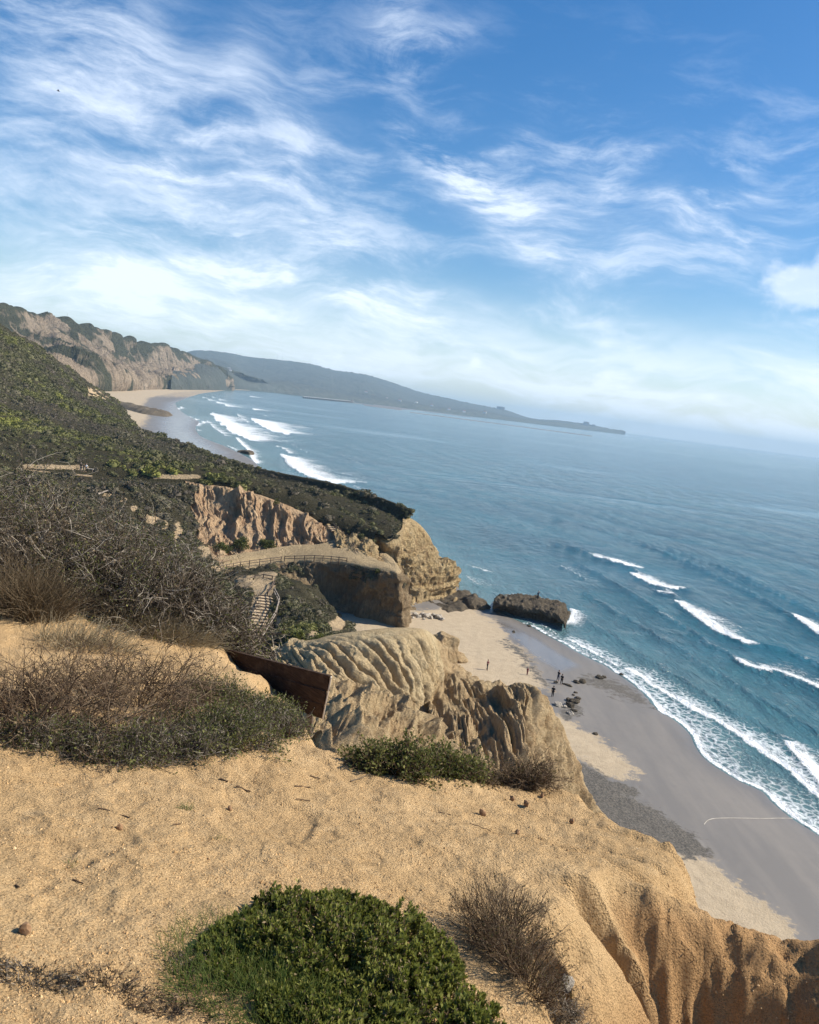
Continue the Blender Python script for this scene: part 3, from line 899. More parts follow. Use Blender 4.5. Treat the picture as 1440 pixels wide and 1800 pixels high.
def headland():
    e0 = rowpts([(652, 930, 164), (680, 948, 160.5), (702, 934, 163.5), (716, 908, 176.5), (736, 920, 177.5), (752, 938, 178.5), (757, 946, 181), (750, 938, 196)])
    e0b = rowpts([(652, 936, 162), (683, 957, 159.5), (705, 941, 162.5), (722, 916, 173.5), (740, 927, 174.8), (755, 944, 176), (759, 952, 178), (752, 944, 196)])
    e1 = rowpts([(656, 980, 162.3), (684, 996, 161.3), (714, 985, 162), (732, 972, 165), (748, 968, 169), (763, 978, 173), (769, 986, 178.5), (760, 982, 196)])
    e1b = rowpts([(660, 1002, 161), (688, 1015, 160), (717, 1006, 161), (738, 990, 163.8), (758, 982, 167.5), (774, 984, 171.5), (774, 996, 178), (765, 990, 196)])
    e2 = rowpts([(662, 1020, 160), (690, 1030, 159.3), (720, 1022, 160), (745, 1008, 162.6), (771, 996, 166), (793, 986, 169.8), (799, 998, 176), (790, 990, 196)])
    e3 = rowpts([(668, 1048, 157), (696, 1058, 156.3), (722, 1050, 157.4), (746, 1036, 160.3), (773, 1028, 164), (799, 1018, 168.5), (804, 1026, 175), (796, 1016, 196)])
    e3b = rowpts([(670, 1060, 154.5), (700, 1070, 153), (724, 1060, 154.8), (746, 1052, 158.6), (772, 1042, 163), (796, 1034, 167), (804, 1036, 175), (797, 1026, 196)])
    e4 = rowpts([(674, 1082, 151), (706, 1088, 149.5), (727, 1076, 152), (746, 1068, 157.2), (771, 1060, 162), (798, 1050, 165.5), (808, 1046, 174), (800, 1040, 196)])
    e5 = rowpts([(674, 1100, 147), (706, 1104, 146), (730, 1092, 149), (750, 1082, 153), (775, 1074, 157), (803, 1062, 162), (814, 1055, 172), (806, 1046, 196)])
    def dsp(G, u, v):
        q = G * np.array([1, 1, .25])
        zz = (G[..., 2] + .9 * vn(G / 8, 99) + .25 * vn(G / 2, 97)) / 2.3
        fr = zz - np.floor(zz)
        lay = (fr ** 2.2) * 1.5 - .6 + .5 * vn(np.stack([0 * u, 0 * u, G[..., 2] * 1.4], -1), 98)
        return sstep(v, .8, 1.6) * (.55 * ridged(q / 2.6, 3, 101) * (1 - .6 * sstep(v, 2.5, 4.5)) + .42 * fbm(G / 1.3, 4, 102) + .85 * lay * sstep(v, 1.4, 3.0) - .3)
    land('headland_cliff', [e0, e0b, e1, e1b, e2, e3, e3b, e4, e5], 340, 260, M['sandstone'], dsp, key='headland')
    # the low rock shelf at its foot
    f0 = rowpts([(700, 1078, 153), (740, 1062, 160), (775, 1054, 164), (800, 1045, 168), (815, 1040, 172), (812, 1036, 185)])
    f1 = rowpts([(704, 1087, 150), (742, 1074, 155.5), (776, 1067, 158), (804, 1055, 163), (820, 1046, 168), (822, 1040, 180)])
    f2 = rowpts([(714, 1091, 148.8), (745, 1086, 150.5), (778, 1079, 152.5), (808, 1066, 157), (826, 1056, 164), (830, 1046, 178)])
    f3 = rowpts([(718, 1094, 148.4), (748, 1093, 149.6), (782, 1090, 151), (812, 1080, 155), (830, 1064, 162.5), (834, 1050, 178)])
    land('rock_shelf', [f0, f1, f2, f3], 150, 60, M['rock'], lambda G, u, v: .35 * fbm(G / 2.2, 4, 105) + .3 * ridged(G / 4, 2, 107), key='shelf')


def stair_slope():
    g0 = rowpts([(372, 1006, 127), (430, 1000, 124), (470, 1002, 119), (492, 1008, 118), (515, 1022, 118), (560, 1052, 116), (590, 1078, 113), (612, 1105, 108)])
    g0b = rowpts([(380, 1022, 118), (430, 1022, 112.5), (460, 1024, 110.5), (488, 1026, 110), (512, 1034, 111), (555, 1060, 109), (586, 1086, 106), (612, 1112, 102)])
    g1 = rowpts([(384, 1050, 107), (430, 1048, 103), (458, 1048, 102.6), (482, 1048, 102.6), (505, 1056, 101), (550, 1075, 100), (586, 1097, 97.5), (616, 1122, 95)])
    g2 = rowpts([(384, 1092, 95), (424, 1094, 94), (448, 1094, 94.5), (472, 1094, 94.5), (500, 1098, 91), (545, 1108, 89), (586, 1120, 86), (620, 1138, 83)])
    g3 = rowpts([(382, 1138, 82), (412, 1140, 84), (436, 1140, 86.5), (458, 1140, 86.5), (490, 1142, 79), (545, 1150, 73), (590, 1160, 70), (624, 1172, 67)])
    g4 = rowpts([(360, 1230, 58), (410, 1230, 60), (440, 1230, 62), (462, 1230, 62), (492, 1230, 58), (545, 1230, 57), (590, 1230, 56), (628, 1240, 55)])
    def dsp(G, u, v):
        px, py = proj(G)
        keep = np.exp(-((px - (470 - (py - 1047) * .34)) / 24) ** 2)
        return (.7 * fbm(G / 5, 4, 111) + .4 * ridged(G * [1, 1, .4] / 4, 2, 112)) * (1 - keep)
    def bare(G, u, v):
        px, py = proj(G)
        b = np.exp(-((px - (462 - (py - 1047) * .28)) / 17) ** 4) * sstep(py, 1000, 1012) * (1 - sstep(py, 1150, 1165)) + .9 * np.exp(-((px - 440) / 38) ** 2 - ((py - 1022) / 14) ** 2)
        for (x, y, sx, sy) in [(590, 1100, 18, 12), (520, 1085, 8, 5), (540, 1098, 9, 6), (555, 1115, 14, 8), (505, 1068, 5, 7), (600, 1080, 8, 16), (520, 1140, 40, 12), (405, 1140, 22, 8), (490, 1095, 6, 14)]:
            b = b + .9 * np.exp(-((px - x) / sx) ** 2 - ((py - y) / sy) ** 2)
        return {'bare': np.clip(b, 0, 1)}
    land('slope', [g0, g0b, g1, g2, g3, g4], 240, 200, M['duff'], dsp, bare, key='stairs')


def fluted_spur():
    h0 = rowpts([(478, 1143, 63.56), (505, 1138, 62.10), (530, 1134, 60.60), (575, 1119, 60.00), (620, 1112, 59.90), (690, 1105, 60.80), (740, 1107, 61.80), (762, 1120, 63.74), (772, 1145, 68.44)])
    h1 = rowpts([(490, 1152, 59.30), (512, 1150, 57.74), (540, 1147, 56.80), (585, 1137, 57.00), (632, 1132, 57.44), (695, 1128, 58.70), (745, 1132, 59.90), (766, 1150, 62.32), (774, 1172, 67.48)])
    h2 = rowpts([(500, 1175, 55.00), (525, 1178, 53.80), (556, 1180, 53.52), (602, 1178, 54.24), (650, 1180, 55.20), (706, 1184, 56.72), (750, 1195, 58.30), (768, 1212, 60.86), (776, 1222, 66.52)])
    h3 = rowpts([(515, 1208, 51.80), (542, 1215, 51.14), (574, 1218, 51.08), (616, 1218, 52.32), (661, 1224, 53.62), (712, 1236, 55.24), (752, 1250, 57.04), (768, 1258, 59.86), (778, 1262, 65.56)])
    h4 = rowpts([(525, 1290, 44.50), (552, 1292, 44.04), (584, 1292, 44.68), (626, 1290, 46.52), (670, 1298, 47.90), (720, 1305, 49.90), (756, 1310, 52.12), (772, 1312, 55.44), (784, 1312, 62.68)])
    def dsp(G, u, v):
        w = sstep(v, .85, 2.6)
        ph = u * 21 - .75 * (v - 1) + .9 * vn(G / 4, 121) + .2 * vn(G / 1.2, 124)
        lobe = np.abs(np.sin(ph * np.pi / 1.0)) ** .55
        A = .26 + .38 * sstep(v, 1.2, 3.0)
        rug = sstep(u, .30, .18) + sstep(v, 3.2, 3.8)
        return w * (A * 1.25 * (lobe - .62) * (.8 + .6 * vn(np.stack([ph, v * .5, 0 * u], -1) * .9, 122)) + .22 * fbm(G / .9, 4, 126) - .16 * sstep(vn(G / np.array([1.6, 1.6, .5]), 127), .35, .6)) + np.clip(rug, 0, 1) * .45 * fbm(G / 1.3, 4, 123)
    land('fluted_spur', [back(h0, 1, 9, -9), back(h0, .2, 1.5, -.4), h0, h1, h2, h3, h4], 420, 200, M['flute'], lambda G, u, v: dsp(G, u, v - 1), key='flute')


def lower_spurs():
    a0 = rowpts([(556, 1176, 49.66), (580, 1186, 48.58), (620, 1206, 48.27), (670, 1225, 49.15), (710, 1238, 50.35), (750, 1256, 52.05), (790, 1280, 53.75)])
    a1 = rowpts([(556, 1195, 45.16), (584, 1204, 45.15), (625, 1222, 45.66), (674, 1240, 46.72), (714, 1253, 47.92), (755, 1270, 49.64), (795, 1292, 51.84)])
    a2 = rowpts([(556, 1245, 37.66), (590, 1255, 38.25), (632, 1268, 39.98), (680, 1285, 41.83), (722, 1296, 43.56), (765, 1308, 45.81), (800, 1318, 48.92)])
    a3 = rowpts([(556, 1310, 30.66), (590, 1320, 31.25), (632, 1330, 32.98), (680, 1345, 35.83), (722, 1350, 38.56), (765, 1358, 41.31), (800, 1364, 44.92)])
    def da(G, u, v):
        ph = u * 5.5 + .35 * v + .6 * vn(G / 5, 131)
        return sstep(v, .1, 1.6) * .55 * (ridged(np.stack([u * 7 - .5 * v + .3 * vn(G / 4, 133), v * .45, 0 * u], -1), 4, 134, .55) - .5) + .55 * fbm(G / 1.2, 4, 132) * (.4 + sstep(v, .2, .9))
    land('eroded_spur', [back(a0, 0, 2, -7), a0, a1, a2, a3, back(a3, 1, -5, -17)], 320, 180, M['spur'], lambda G, u, v: da(G, u, v - 1), key='spurA')
    b0 = rowpts([(764, 1150, 66.5), (784, 1175, 66.3), (805, 1190, 66), (840, 1195, 65.5), (876, 1208, 65), (910, 1204, 64.3), (940, 1206, 63.8), (965, 1232, 63.3), (985, 1274, 62.6), (1010, 1330, 61.8), (1042, 1400, 60.6), (1075, 1450, 60)])
    b1 = rowpts([(762, 1175, 62.8), (780, 1195, 62.8), (804, 1208, 62.5), (838, 1213, 62.2), (868, 1220, 61.6), (900, 1216, 60.8), (928, 1220, 60.4), (952, 1248, 60.2), (973, 1290, 59.8), (998, 1345, 59.4), (1030, 1412, 58.8), (1065, 1462, 58.5)])
    b2 = rowpts([(755, 1235, 56), (780, 1250, 56), (812, 1258, 55.7), (846, 1264, 55.5), (874, 1268, 55.3), (900, 1268, 55), (922, 1275, 54.9), (940, 1300, 55.1), (958, 1335, 55.4), (982, 1380, 55.8), (1012, 1425, 56.2), (1045, 1475, 56.5)])
    b3 = rowpts([(750, 1320, 47), (785, 1330, 47), (820, 1338, 47), (850, 1344, 47.2), (880, 1350, 47.5), (905, 1356, 47.8), (922, 1366, 48.2), (938, 1385, 48.9), (955, 1405, 49.8), (978, 1435, 51.2), (1005, 1470, 52.5), (1035, 1510, 53.5)])
    def db(G, u, v):
        ph = u * 19 - .9 * v + .7 * vn(G / 5, 141)
        return sstep(v, -.05, 1.2) * .62 * (ridged(np.stack([u * 15 - 1.2 * v + .5 * vn(G / 5, 144), v * .4, 0 * u], -1), 4, 145, .6) - .55) + .34 * fbm(G / 1.1, 4, 142) * (.5 + .5 * sstep(v, .3, 1.2)) + .05
    land('eroded_spur', [back(b0, .5, 3, -18), back(b0, .1, .6, -1.3), b0, b1, b2, b3, back(b3, 2, -4, -20)], 460, 180, M['spur'], lambda G, u, v: db(G, u, v - 2), key='spurB')
    # scree and slump between the spur and the cove
    c0 = rowpts([(700, 1120, 118), (745, 1118, 120), (790, 1165, 118), (830, 1185, 117), (870, 1200, 115), (905, 1215, 112)])
    c1 = rowpts([(720, 1135, 105), (760, 1140, 106), (790, 1176, 105), (826, 1195, 104), (860, 1214, 102), (900, 1235, 98)])
    c2 = rowpts([(730, 1165, 88), (768, 1175, 88), (800, 1198, 88), (838, 1215, 86), (870, 1235, 83), (900, 1260, 80)])
    c3 = rowpts([(740, 1210, 74), (780, 1215, 74), (810, 1230, 73), (845, 1250, 71), (880, 1270, 69), (910, 1300, 66)])
    land('scree_slope', [back(c0, 0, 2, -1), c0, c1, c2, c3], 160, 90, M['spur'], lambda G, u, v: (1.3 * fbm(G / 5, 4, 151) + .4 * fbm(G / 1.2, 3, 152)) * sstep(v, .6, 1.4), key='scree')


hill_upper()
hill_near()
clay_slope()
bench()
headland()
stair_slope()
fluted_spur()
lower_spurs()


# ------------------------------------------------------------------ the sandy slope we stand on
def plane_z(x, y):
    return 38.7 - .2 * y - .06 * x


def onplane(px, py, lift=0.0):
    d = ray(px, py)
    k = (38.7 + lift - H) / (d[..., 2] + .2 * d[..., 1] + .06 * d[..., 0])
    return CAM + d * np.asarray(k)[..., None]


def mixpts(lst):
    out = []
    for q in lst:
        out.append(at(*q) if len(q) == 3 else onplane(*q))
    return np.array(out)


CREST = mixpts([(-700, 930), (-300, 1000), (0, 1030), (200, 1072), (330, 1108), (420, 1160), (495, 1232), (540, 1276), (600, 1312), (700, 1347), (850, 1366), (1000, 1386), (1045, 1408), (1110, 1442), (1180, 1479),
                (1192, 1496, 4.1), (1150, 1530, 3.75), (1090, 1550, 3.45), (1010, 1572, 3.1), (950, 1605, 2.85), (925, 1665, 2.58), (950, 1740, 2.32), (1000, 1830, 2.05), (1120, 1920, 1.75), (1250, 2150, 1.2)])
CREST = crom(CREST, np.linspace(0, len(CREST) - 1, 160))
RIDGE = mixpts([(985, 1540, 3.5), (1060, 1554, 3.52), (1130, 1573, 3.50), (1190, 1588, 3.48), (1240, 1604, 3.46), (1330, 1638, 3.38), (1385, 1653, 3.34), (1440, 1658, 3.30), (1520, 1675, 3.25), (1640, 1705, 3.15)])
RIDGE = crom(RIDGE, np.linspace(0, len(RIDGE) - 1, 80))
_cs = 1 if sdist(onplane(600, 1600)[None], CREST)[0][0] < 0 else -1


def ground_z(P):
    P = np.asarray(P, np.float32)[:, :2]
    x, y = P[:, 0], P[:, 1]
    P3 = np.concatenate([P, np.zeros((len(P), 1), np.float32)], 1)
    z = plane_z(x, y) + .045 * fbm(P3 / 1.1, 2, 201)
    z += .25 * np.exp(-((x + 4.6) / 1.6) ** 2 - ((y - 8.0) / 1.3) ** 2)
    s, par = sdist(P, CREST)
    s = s * _cs                                        # positive beyond the crest
    s = s + .10 * fbm(P3 / .55, 3, 202)
    near = sstep(par, .60, .70)
    w = np.where(near > .5, .16, .22)
    k = 1.35 + .9 * sstep(par, .50, .62) * (1 - sstep(par, .68, .74)) + .35 * near
    sp = np.maximum(s + w * .6, 0)
    drop = k * (np.sqrt(sp ** 2 + w ** 2) - w)
    g = ridged(P3 / .62, 2, 204)
    drop = drop * (1 + .22 * g)
    z1 = z - drop
    d, pr = sdist(P, RIDGE)
    i = np.clip((pr * (len(RIDGE) - 1)).astype(int), 0, len(RIDGE) - 1)
    zl = RIDGE[i, 2]
    ad = np.abs(d)
    camside = np.where(d * _rs > 0, 1.0, 0.0)
    gl = np.clip(ridged(np.stack([pr * 7.5 + .30 * vn(P3 / .3, 207) - .9 * ad, 0 * pr, 0 * pr], -1), 3, 208, .45), -.9, 1.2)
    kk = np.where(camside > 0, 1.75 + 1.05 * gl * sstep(ad, .05, .4), 2.2)
    z2 = zl - kk * (np.sqrt(ad ** 2 + .24 ** 2) - .24) + .05 * fbm(P3 / .32, 3, 209)
    a = .07
    hh = np.clip(.5 + .5 * (z2 - z1) / a, 0, 1)
    zz = z1 + (z2 - z1) * hh + a * hh * (1 - hh)
    # a rib at the end of the slope and wind-scooped hollows under the brow
    d3, pr3 = sdist(P, RIB)
    i3 = np.clip((pr3 * (len(RIB) - 1)).astype(int), 0, len(RIB) - 1)
    z3 = RIB[i3, 2] - 2.3 * (np.sqrt(d3 ** 2 + .05 ** 2) - .05) + .03 * fbm(P3 / .2, 3, 219)
    h3 = np.clip(.5 + .5 * (z3 - zz) / .05, 0, 1)
    zz = zz + (z3 - zz) * h3 + .05 * h3 * (1 - h3)
    for (cx, cy, rx, ry, dp, tw) in HOLLOWS:
        dx, dy = x - cx, y - cy
        a_, b_ = dx * math.cos(tw) + dy * math.sin(tw), -dx * math.sin(tw) + dy * math.cos(tw)
        q = (a_ / rx) ** 2 + (b_ / ry) ** 2 + .5 * vn(P3 / .12, 221)
        zz = zz - dp * (1 - sstep(q, .15, 1.25))
    inner = 1 - sstep(s, -.1, .2)
    zz -= .008 * sstep(fbm(P3 / .17, 2, 223), .25, .55) * inner + .02 * sstep(fbm(P3 / .5, 2, 225), .2, .6) * inner
    zz += (.03 * fbm(P3 / .22, 3, 211) + .013 * fbm(P3 / .06, 2, 213) - .022 * sstep(fbm(P3 / np.array([.13, .13, 1]), 2, 215), .3, .6)) * (1 - inner)
    zz += .012 * fbm(P3 / .16, 3, 210) + .006 * fbm(P3 / .045, 2, 214)
    # shallow rills where the slope breaks towards the edge
    zz -= .035 * sstep(s, -1.1, -.1) * sstep(x, .3, .9) * np.maximum(ridged(np.stack([(x * .55 + y * .8) / .22, (x * .8 - y * .55) / 1.3, 0 * x], -1), 2, 216) - .4, 0)
    ruddy = np.clip(sstep(s, -.15, .5) + hh * .8 * sstep(ad, .0, .25), 0, 1) * sstep(x, .2, .8)
    return zz, ruddy, s


RIB = mixpts([(1176, 1480, 4.2), (1192, 1502, 4.12), (1204, 1535, 4.06), (1212, 1570, 4.02), (1220, 1604, 4.0), (1232, 1660, 3.98)])
RIB = crom(RIB, np.linspace(0, len(RIB) - 1, 50))
_p1, _p2, _p3, _p4 = at(968, 1640, 2.78), at(1085, 1625, 3.18), at(1010, 1745, 2.5), at(1150, 1700, 3.1)
HOLLOWS = [(_p1[0], _p1[1], .12, .065, .22, -.9), (_p2[0], _p2[1], .23, .11, .30, -.6), (_p3[0], _p3[1], .05, .12, .05, .3), (_p4[0], _p4[1], .13, .09, .18, -.5)]
_rs = 1 if sdist(at(1300, 1780, 3.0)[None], RIDGE)[0][0] > 0 else -1
_a = np.radians(np.concatenate([np.linspace(-60, -34, 14)[:-1], np.linspace(-34, 38, 640), np.linspace(38, 60, 10)[1:]]))
_r = 1 / np.concatenate([np.linspace(1 / .75, 1 / 11.0, 520), np.linspace(1 / 11., 1 / 22., 20)[1:]])
AA, RR = np.meshgrid(_a, _r)
GP = np.stack([np.sin(AA) * RR, np.cos(AA) * RR], -1)
gz_, rud_, _s = ground_z(GP.reshape(-1, 2))
mesh('sandy_slope', np.concatenate([GP.reshape(-1, 2), gz_[:, None]], 1), gridq(*GP.shape[:2])[:, ::-1], M['sand'], attrs={'ruddy': rud_}, kind='structure')


def onground(px, py):
    # first meeting of the view ray with the slope
    d = ray(px, py)
    Y = np.linspace(1.0, 14, 700)
    P = CAM + d * (Y / d[1])[:, None]
    z = ground_z(P[:, :2])[0]
    i = np.argmax(P[:, 2] < z)
    if P[i, 2] >= z[i]:
        i = np.argmin(np.abs(P[:, 2] - plane_z(P[:, 0], P[:, 1])))
    return np.array([P[i, 0], P[i, 1], z[i]])


# ------------------------------------------------------------------ plants
def leafmat(name, ca, cb, cc, rough=.55, spec=.35, trans=.35, kind='GEOMETRY'):
    m, t = newmat(name)
    v = t.attr('tint', kind=kind)
    col = t.mix(t.mapr(v, 0, .5), ca, cb)
    col = t.mix(t.mapr(v, .5, 1), col, cc)
    b = t.n('ShaderNodeBsdfPrincipled', {'Base Color': col, 'Roughness': rough, 'Specular IOR Level': spec})
    tr = t.n('ShaderNodeBsdfTranslucent', {'Color': t.mix(.5, col, (.20, .22, .03))})
    mx = t.n('ShaderNodeMixShader', {0: trans, 1: b.outputs[0], 2: tr.outputs[0]})
    t.n('ShaderNodeOutputMaterial', {'Surface': mx.outputs[0]})
    return m


M['leaf_green'] = leafmat('succulent_leaf', (.055, .068, .018), (.20, .215, .048), (.45, .41, .13), .6, .2, .42)
M['leaf_olive'] = leafmat('olive_leaf', (.05, .058, .022), (.125, .135, .045), (.27, .25, .085), .65, .15, .3)
M['leaf_dry'] = leafmat('dry_leaf', (.07, .05, .032), (.16, .115, .07), (.30, .23, .14), .8, .1, .2)
M['twig_grey'] = leafmat('grey_twig', (.045, .035, .026), (.12, .093, .068), (.46, .40, .32), .8, .1, 0.0)
M['twig_brown'] = leafmat('brown_twig', (.05, .031, .02), (.13, .085, .052), (.34, .25, .16), .8, .1, 0.0)
M['straw'] = leafmat('straw', (.22, .17, .10), (.38, .30, .18), (.55, .46, .30), .7, .2, .25)
M['grass'] = leafmat('grass_blade', (.06, .11, .02), (.13, .19, .04), (.27, .28, .09), .6, .3, .4)
M['scrub'] = leafmat('chaparral', (.125, .105, .082), (.125, .122, .06), (.22, .22, .06), .8, .1, .15, 'INSTANCER')
M['tree_leaf'] = leafmat('pine_needles', (.022, .034, .018), (.035, .05, .022), (.05, .065, .03), .8, .1, .1)
M['bark'] = plain('bark', (.10, .075, .055), .9, .3, 3.0)


def unit(v):
    return v / (np.linalg.norm(v, axis=-1, keepdims=True) + 1e-9)


def tubes(paths, rad):
    # paths (N,K,3), rad (N,K): three-sided tapering stems
    N, K, _ = paths.shape
    tan = unit(np.gradient(paths, axis=1))
    ref = np.where(np.abs(tan[..., 2:3]) > .9, np.array([1., 0, 0]), np.array([0, 0, 1.]))
    a = unit(np.cross(tan, ref))
    b = np.cross(tan, a)
    ang = np.arange(3) * 2 * np.pi / 3
    V = paths[:, :, None] + rad[:, :, None, None] * (np.cos(ang)[None, None, :, None] * a[:, :, None] + np.sin(ang)[None, None, :, None] * b[:, :, None])
    idx = np.arange(N * K * 3).reshape(N, K, 3)
    j = np.roll(np.arange(3), -1)
    Q = np.stack([idx[:, :-1], idx[:, :-1][:, :, j], idx[:, 1:][:, :, j], idx[:, 1:]], -1).reshape(-1, 4)
    return V.reshape(-1, 3), Q


def grow(root, d, length, K, curl, lift, seed):
    g = np.random.default_rng(seed)
    N = len(root)
    p, d = root.copy(), unit(d)
    out = [p.copy()]
    for k in range(K - 1):
        d = unit(d + curl * g.normal(size=(N, 3)) + np.array([0, 0, lift]))
        p = p + d * (length / (K - 1))[:, None]
        out.append(p.copy())
    return np.stack(out, 1)


def shoots(paths, per, lmin, lmax, K, spread, curl, lift, seed, lo=.25):
    g = np.random.default_rng(seed)
    N, Kp, _ = paths.shape
    i = np.repeat(np.arange(N), per)
    s = g.uniform(lo, 1.0, len(i)) * (Kp - 1)
    k = np.minimum(s.astype(int), Kp - 2)
    f = (s - k)[:, None]
    root = paths[i, k] * (1 - f) + paths[i, k + 1] * f
    d = unit(paths[i, k + 1] - paths[i, k]) + spread * g.normal(size=(len(i), 3))
    return grow(root, d, g.uniform(lmin, lmax, len(i)), K, curl, lift, seed + 1)


def leaves(pos, d, size, width, seed, fold=.25):
    # pointed leaves: base, two sides, tip
    g = np.random.default_rng(seed)
    d = unit(d)
    side = unit(np.cross(d, g.normal(size=d.shape)))
    nrm = np.cross(d, side)
    s = size[:, None]
    w = (size * width)[:, None]
    V = np.stack([pos, pos + d * s * .5 + side * w + nrm * s * fold * .3, pos + d * s, pos + d * s * .5 - side * w + nrm * s * fold * .3], 1)
    return V.reshape(-1, 3), np.arange(len(pos) * 4).reshape(-1, 4)


def footprint(c, rx, ry, n, g, power=.6):
    r = g.uniform(0, 1, n) ** power
    a = g.uniform(0, 2 * np.pi, n)
    P = np.stack([c[0] + rx * r * np.cos(a), c[1] + ry * r * np.sin(a)], 1)
    z = ground_z(P)[0]
    return np.concatenate([P, z[:, None]], 1), r, a


def stemmesh(name, sets, mat, parent, g):
    Vs, Qs, T, o = [], [], [], 0
    for paths, r0, r1 in sets:
        N, K, _ = paths.shape
        rad = np.linspace(r0, r1, K)[None] * g.uniform(.6, 1.35, (N, 1))
        V, Q = tubes(paths, rad)
        Vs.append(V)
        Qs.append(Q + o)
        o += len(V)
        T.append(np.repeat(g.uniform(0, 1, N) ** 1.7, K * 3))
    return mesh(name, np.concatenate(Vs), np.concatenate(Qs), mat, parent, {'tint': np.concatenate(T)})


def local(o, c):
    # vertices were made in world places; bring them under their parent's place
    o.data.transform(Matrix.Translation(-Vector([float(q) for q in c])))


def shrub(px, py, rx, ry, h, label, cat='shrub', group=None, nst=70, per1=6, per2=5, mat='twig_grey', leafy=0, lmat='leaf_olive', lsize=.018, lwid=.28, lean=(0, 0, 0), spread=.5, curl=.28, seed=0, r0=.004, name='shrub', base=None, lift=.02, per3=0, tipsize=.10):
    g = np.random.default_rng(seed + 1000)
    c = onground(px, py) if base is None else np.array(base, float)
    root, rr_, aa = footprint(c, rx * .55, ry * .55, nst, g)
    out = np.stack([np.cos(aa) * rr_ * rx, np.sin(aa) * rr_ * ry, np.full(nst, h)], 1)
    L = h * g.uniform(.65, 1.15, nst) * np.sqrt(1 - .45 * rr_ ** 2)
    d = unit(out * np.array([1.1, 1.1, 1]) + spread * .35 * h * g.normal(size=out.shape) + np.array(lean) * h)
    s0 = grow(root - d * .03, d, L * 1.05, 7, curl * .6, -.03, seed + 1)
    s1 = shoots(s0, per1, h * .22, h * .55, 5, spread, curl, lift, seed + 3)
    sets = [(s0, r0, r0 * .55), (s1, r0 * .6, r0 * .3)]
    last = s1
    if per2:
        s2 = shoots(s1, per2, h * tipsize, h * tipsize * 2.6, 4, spread * 1.2, curl, lift, seed + 5)
        sets.append((s2, r0 * .36, r0 * .16))
        last = s2
    e = empty(name, c, label, cat, group)
    st = stemmesh('branches', sets, M[mat], e, g)
    local(st, c)
    if leafy:
        N, K, _ = last.shape
        i = g.integers(0, N, leafy)
        s = g.uniform(.15, 1, leafy) * (K - 1)
        k = np.minimum(s.astype(int), K - 2)
        f = (s - k)[:, None]
        pos = last[i, k] * (1 - f) + last[i, k + 1] * f
        d = unit(last[i, k + 1] - last[i, k]) + .75 * g.normal(size=pos.shape) + np.array([.15, 0, .45])
        V, Q = leaves(pos, d, lsize * g.uniform(.6, 1.4, leafy), lwid, seed + 7)
        pt = vn(pos / (h * .5) + seed, 300 + seed)
        tint = np.clip(.42 + .35 * pt + .2 * g.normal(size=leafy), 0, 1)
        lf = mesh('foliage', V, Q, M[lmat], e, {'tint': np.repeat(tint, 4)}, kind='stuff')
        local(lf, c)
    return e


def blades(name, c, rx, ry, n, h, label, cat, mat, seed, lean=(0, 0, 0), width=.0016, curve=.16, group=None, base=None):
    g = np.random.default_rng(seed)
    root, rr_, aa = footprint(c, rx, ry, n, g, .7)
    d = unit(np.stack([np.cos(aa) * rr_ * .5, np.sin(aa) * rr_ * .5, np.ones(n)], 1) + .35 * g.normal(size=(n, 3)) + np.array(lean))
    p = grow(root - d * .01, d, h * g.uniform(.45, 1.15, n), 5, curve, -.09, seed + 1)
    rad = np.linspace(1, .25, 5)[None] * width * g.uniform(.7, 1.3, (n, 1))
    V, Q = tubes(p, rad)
    o = mesh(name, V, Q, M[mat], None, {'tint': np.repeat(g.uniform(0, 1, n), 15)})
    if label:
        e = empty(name, c, label, cat, group)
        o.name = 'blades'
        o.parent = e
        local(o, c)
        return e
    o['kind'] = 'stuff'
    return o


# the thicket of dead branches above the left edge of the slope
def dark_thicket():
    grp = 'bare thickets along the left edge'
    def gpos(x, y):
        return (x, y, float(ground_z(np.array([[x, y]]))[0][0]))
    S = [((-4.75, 8.9), 1.0, .9, 1.30, 'tall dark bare thicket at the upper left of the slope'),
         ((-3.75, 8.8), .9, .9, 1.15, 'bare grey thicket just right of the tallest one'),
         ((-3.05, 8.6), .8, .8, .95, 'middle bare thicket with pale crossing branches above the straw grass'),
         ((-2.45, 8.5), .7, .7, .80, 'low bare thicket behind the left end of the dark barrier'),
         ((-1.98, 8.75), .55, .6, .62, 'smallest bare thicket with twigs reaching over the stair path')]
    for k, ((x, y), rx, ry, h, lab) in enumerate(S):
        b = gpos(x, y)
        shrub(0, 0, rx, ry, h, lab, 'thicket', grp, nst=80, per1=7, per2=6, mat='twig_grey', leafy=9000 if k < 3 else 3500, lmat='leaf_dry' if k % 2 else 'leaf_olive', lsize=.026, lwid=.3,
              spread=.75, curl=.34, seed=40 + k * 20, r0=.0075, name='thicket', base=b, lift=-.02, tipsize=.13)


dark_thicket()


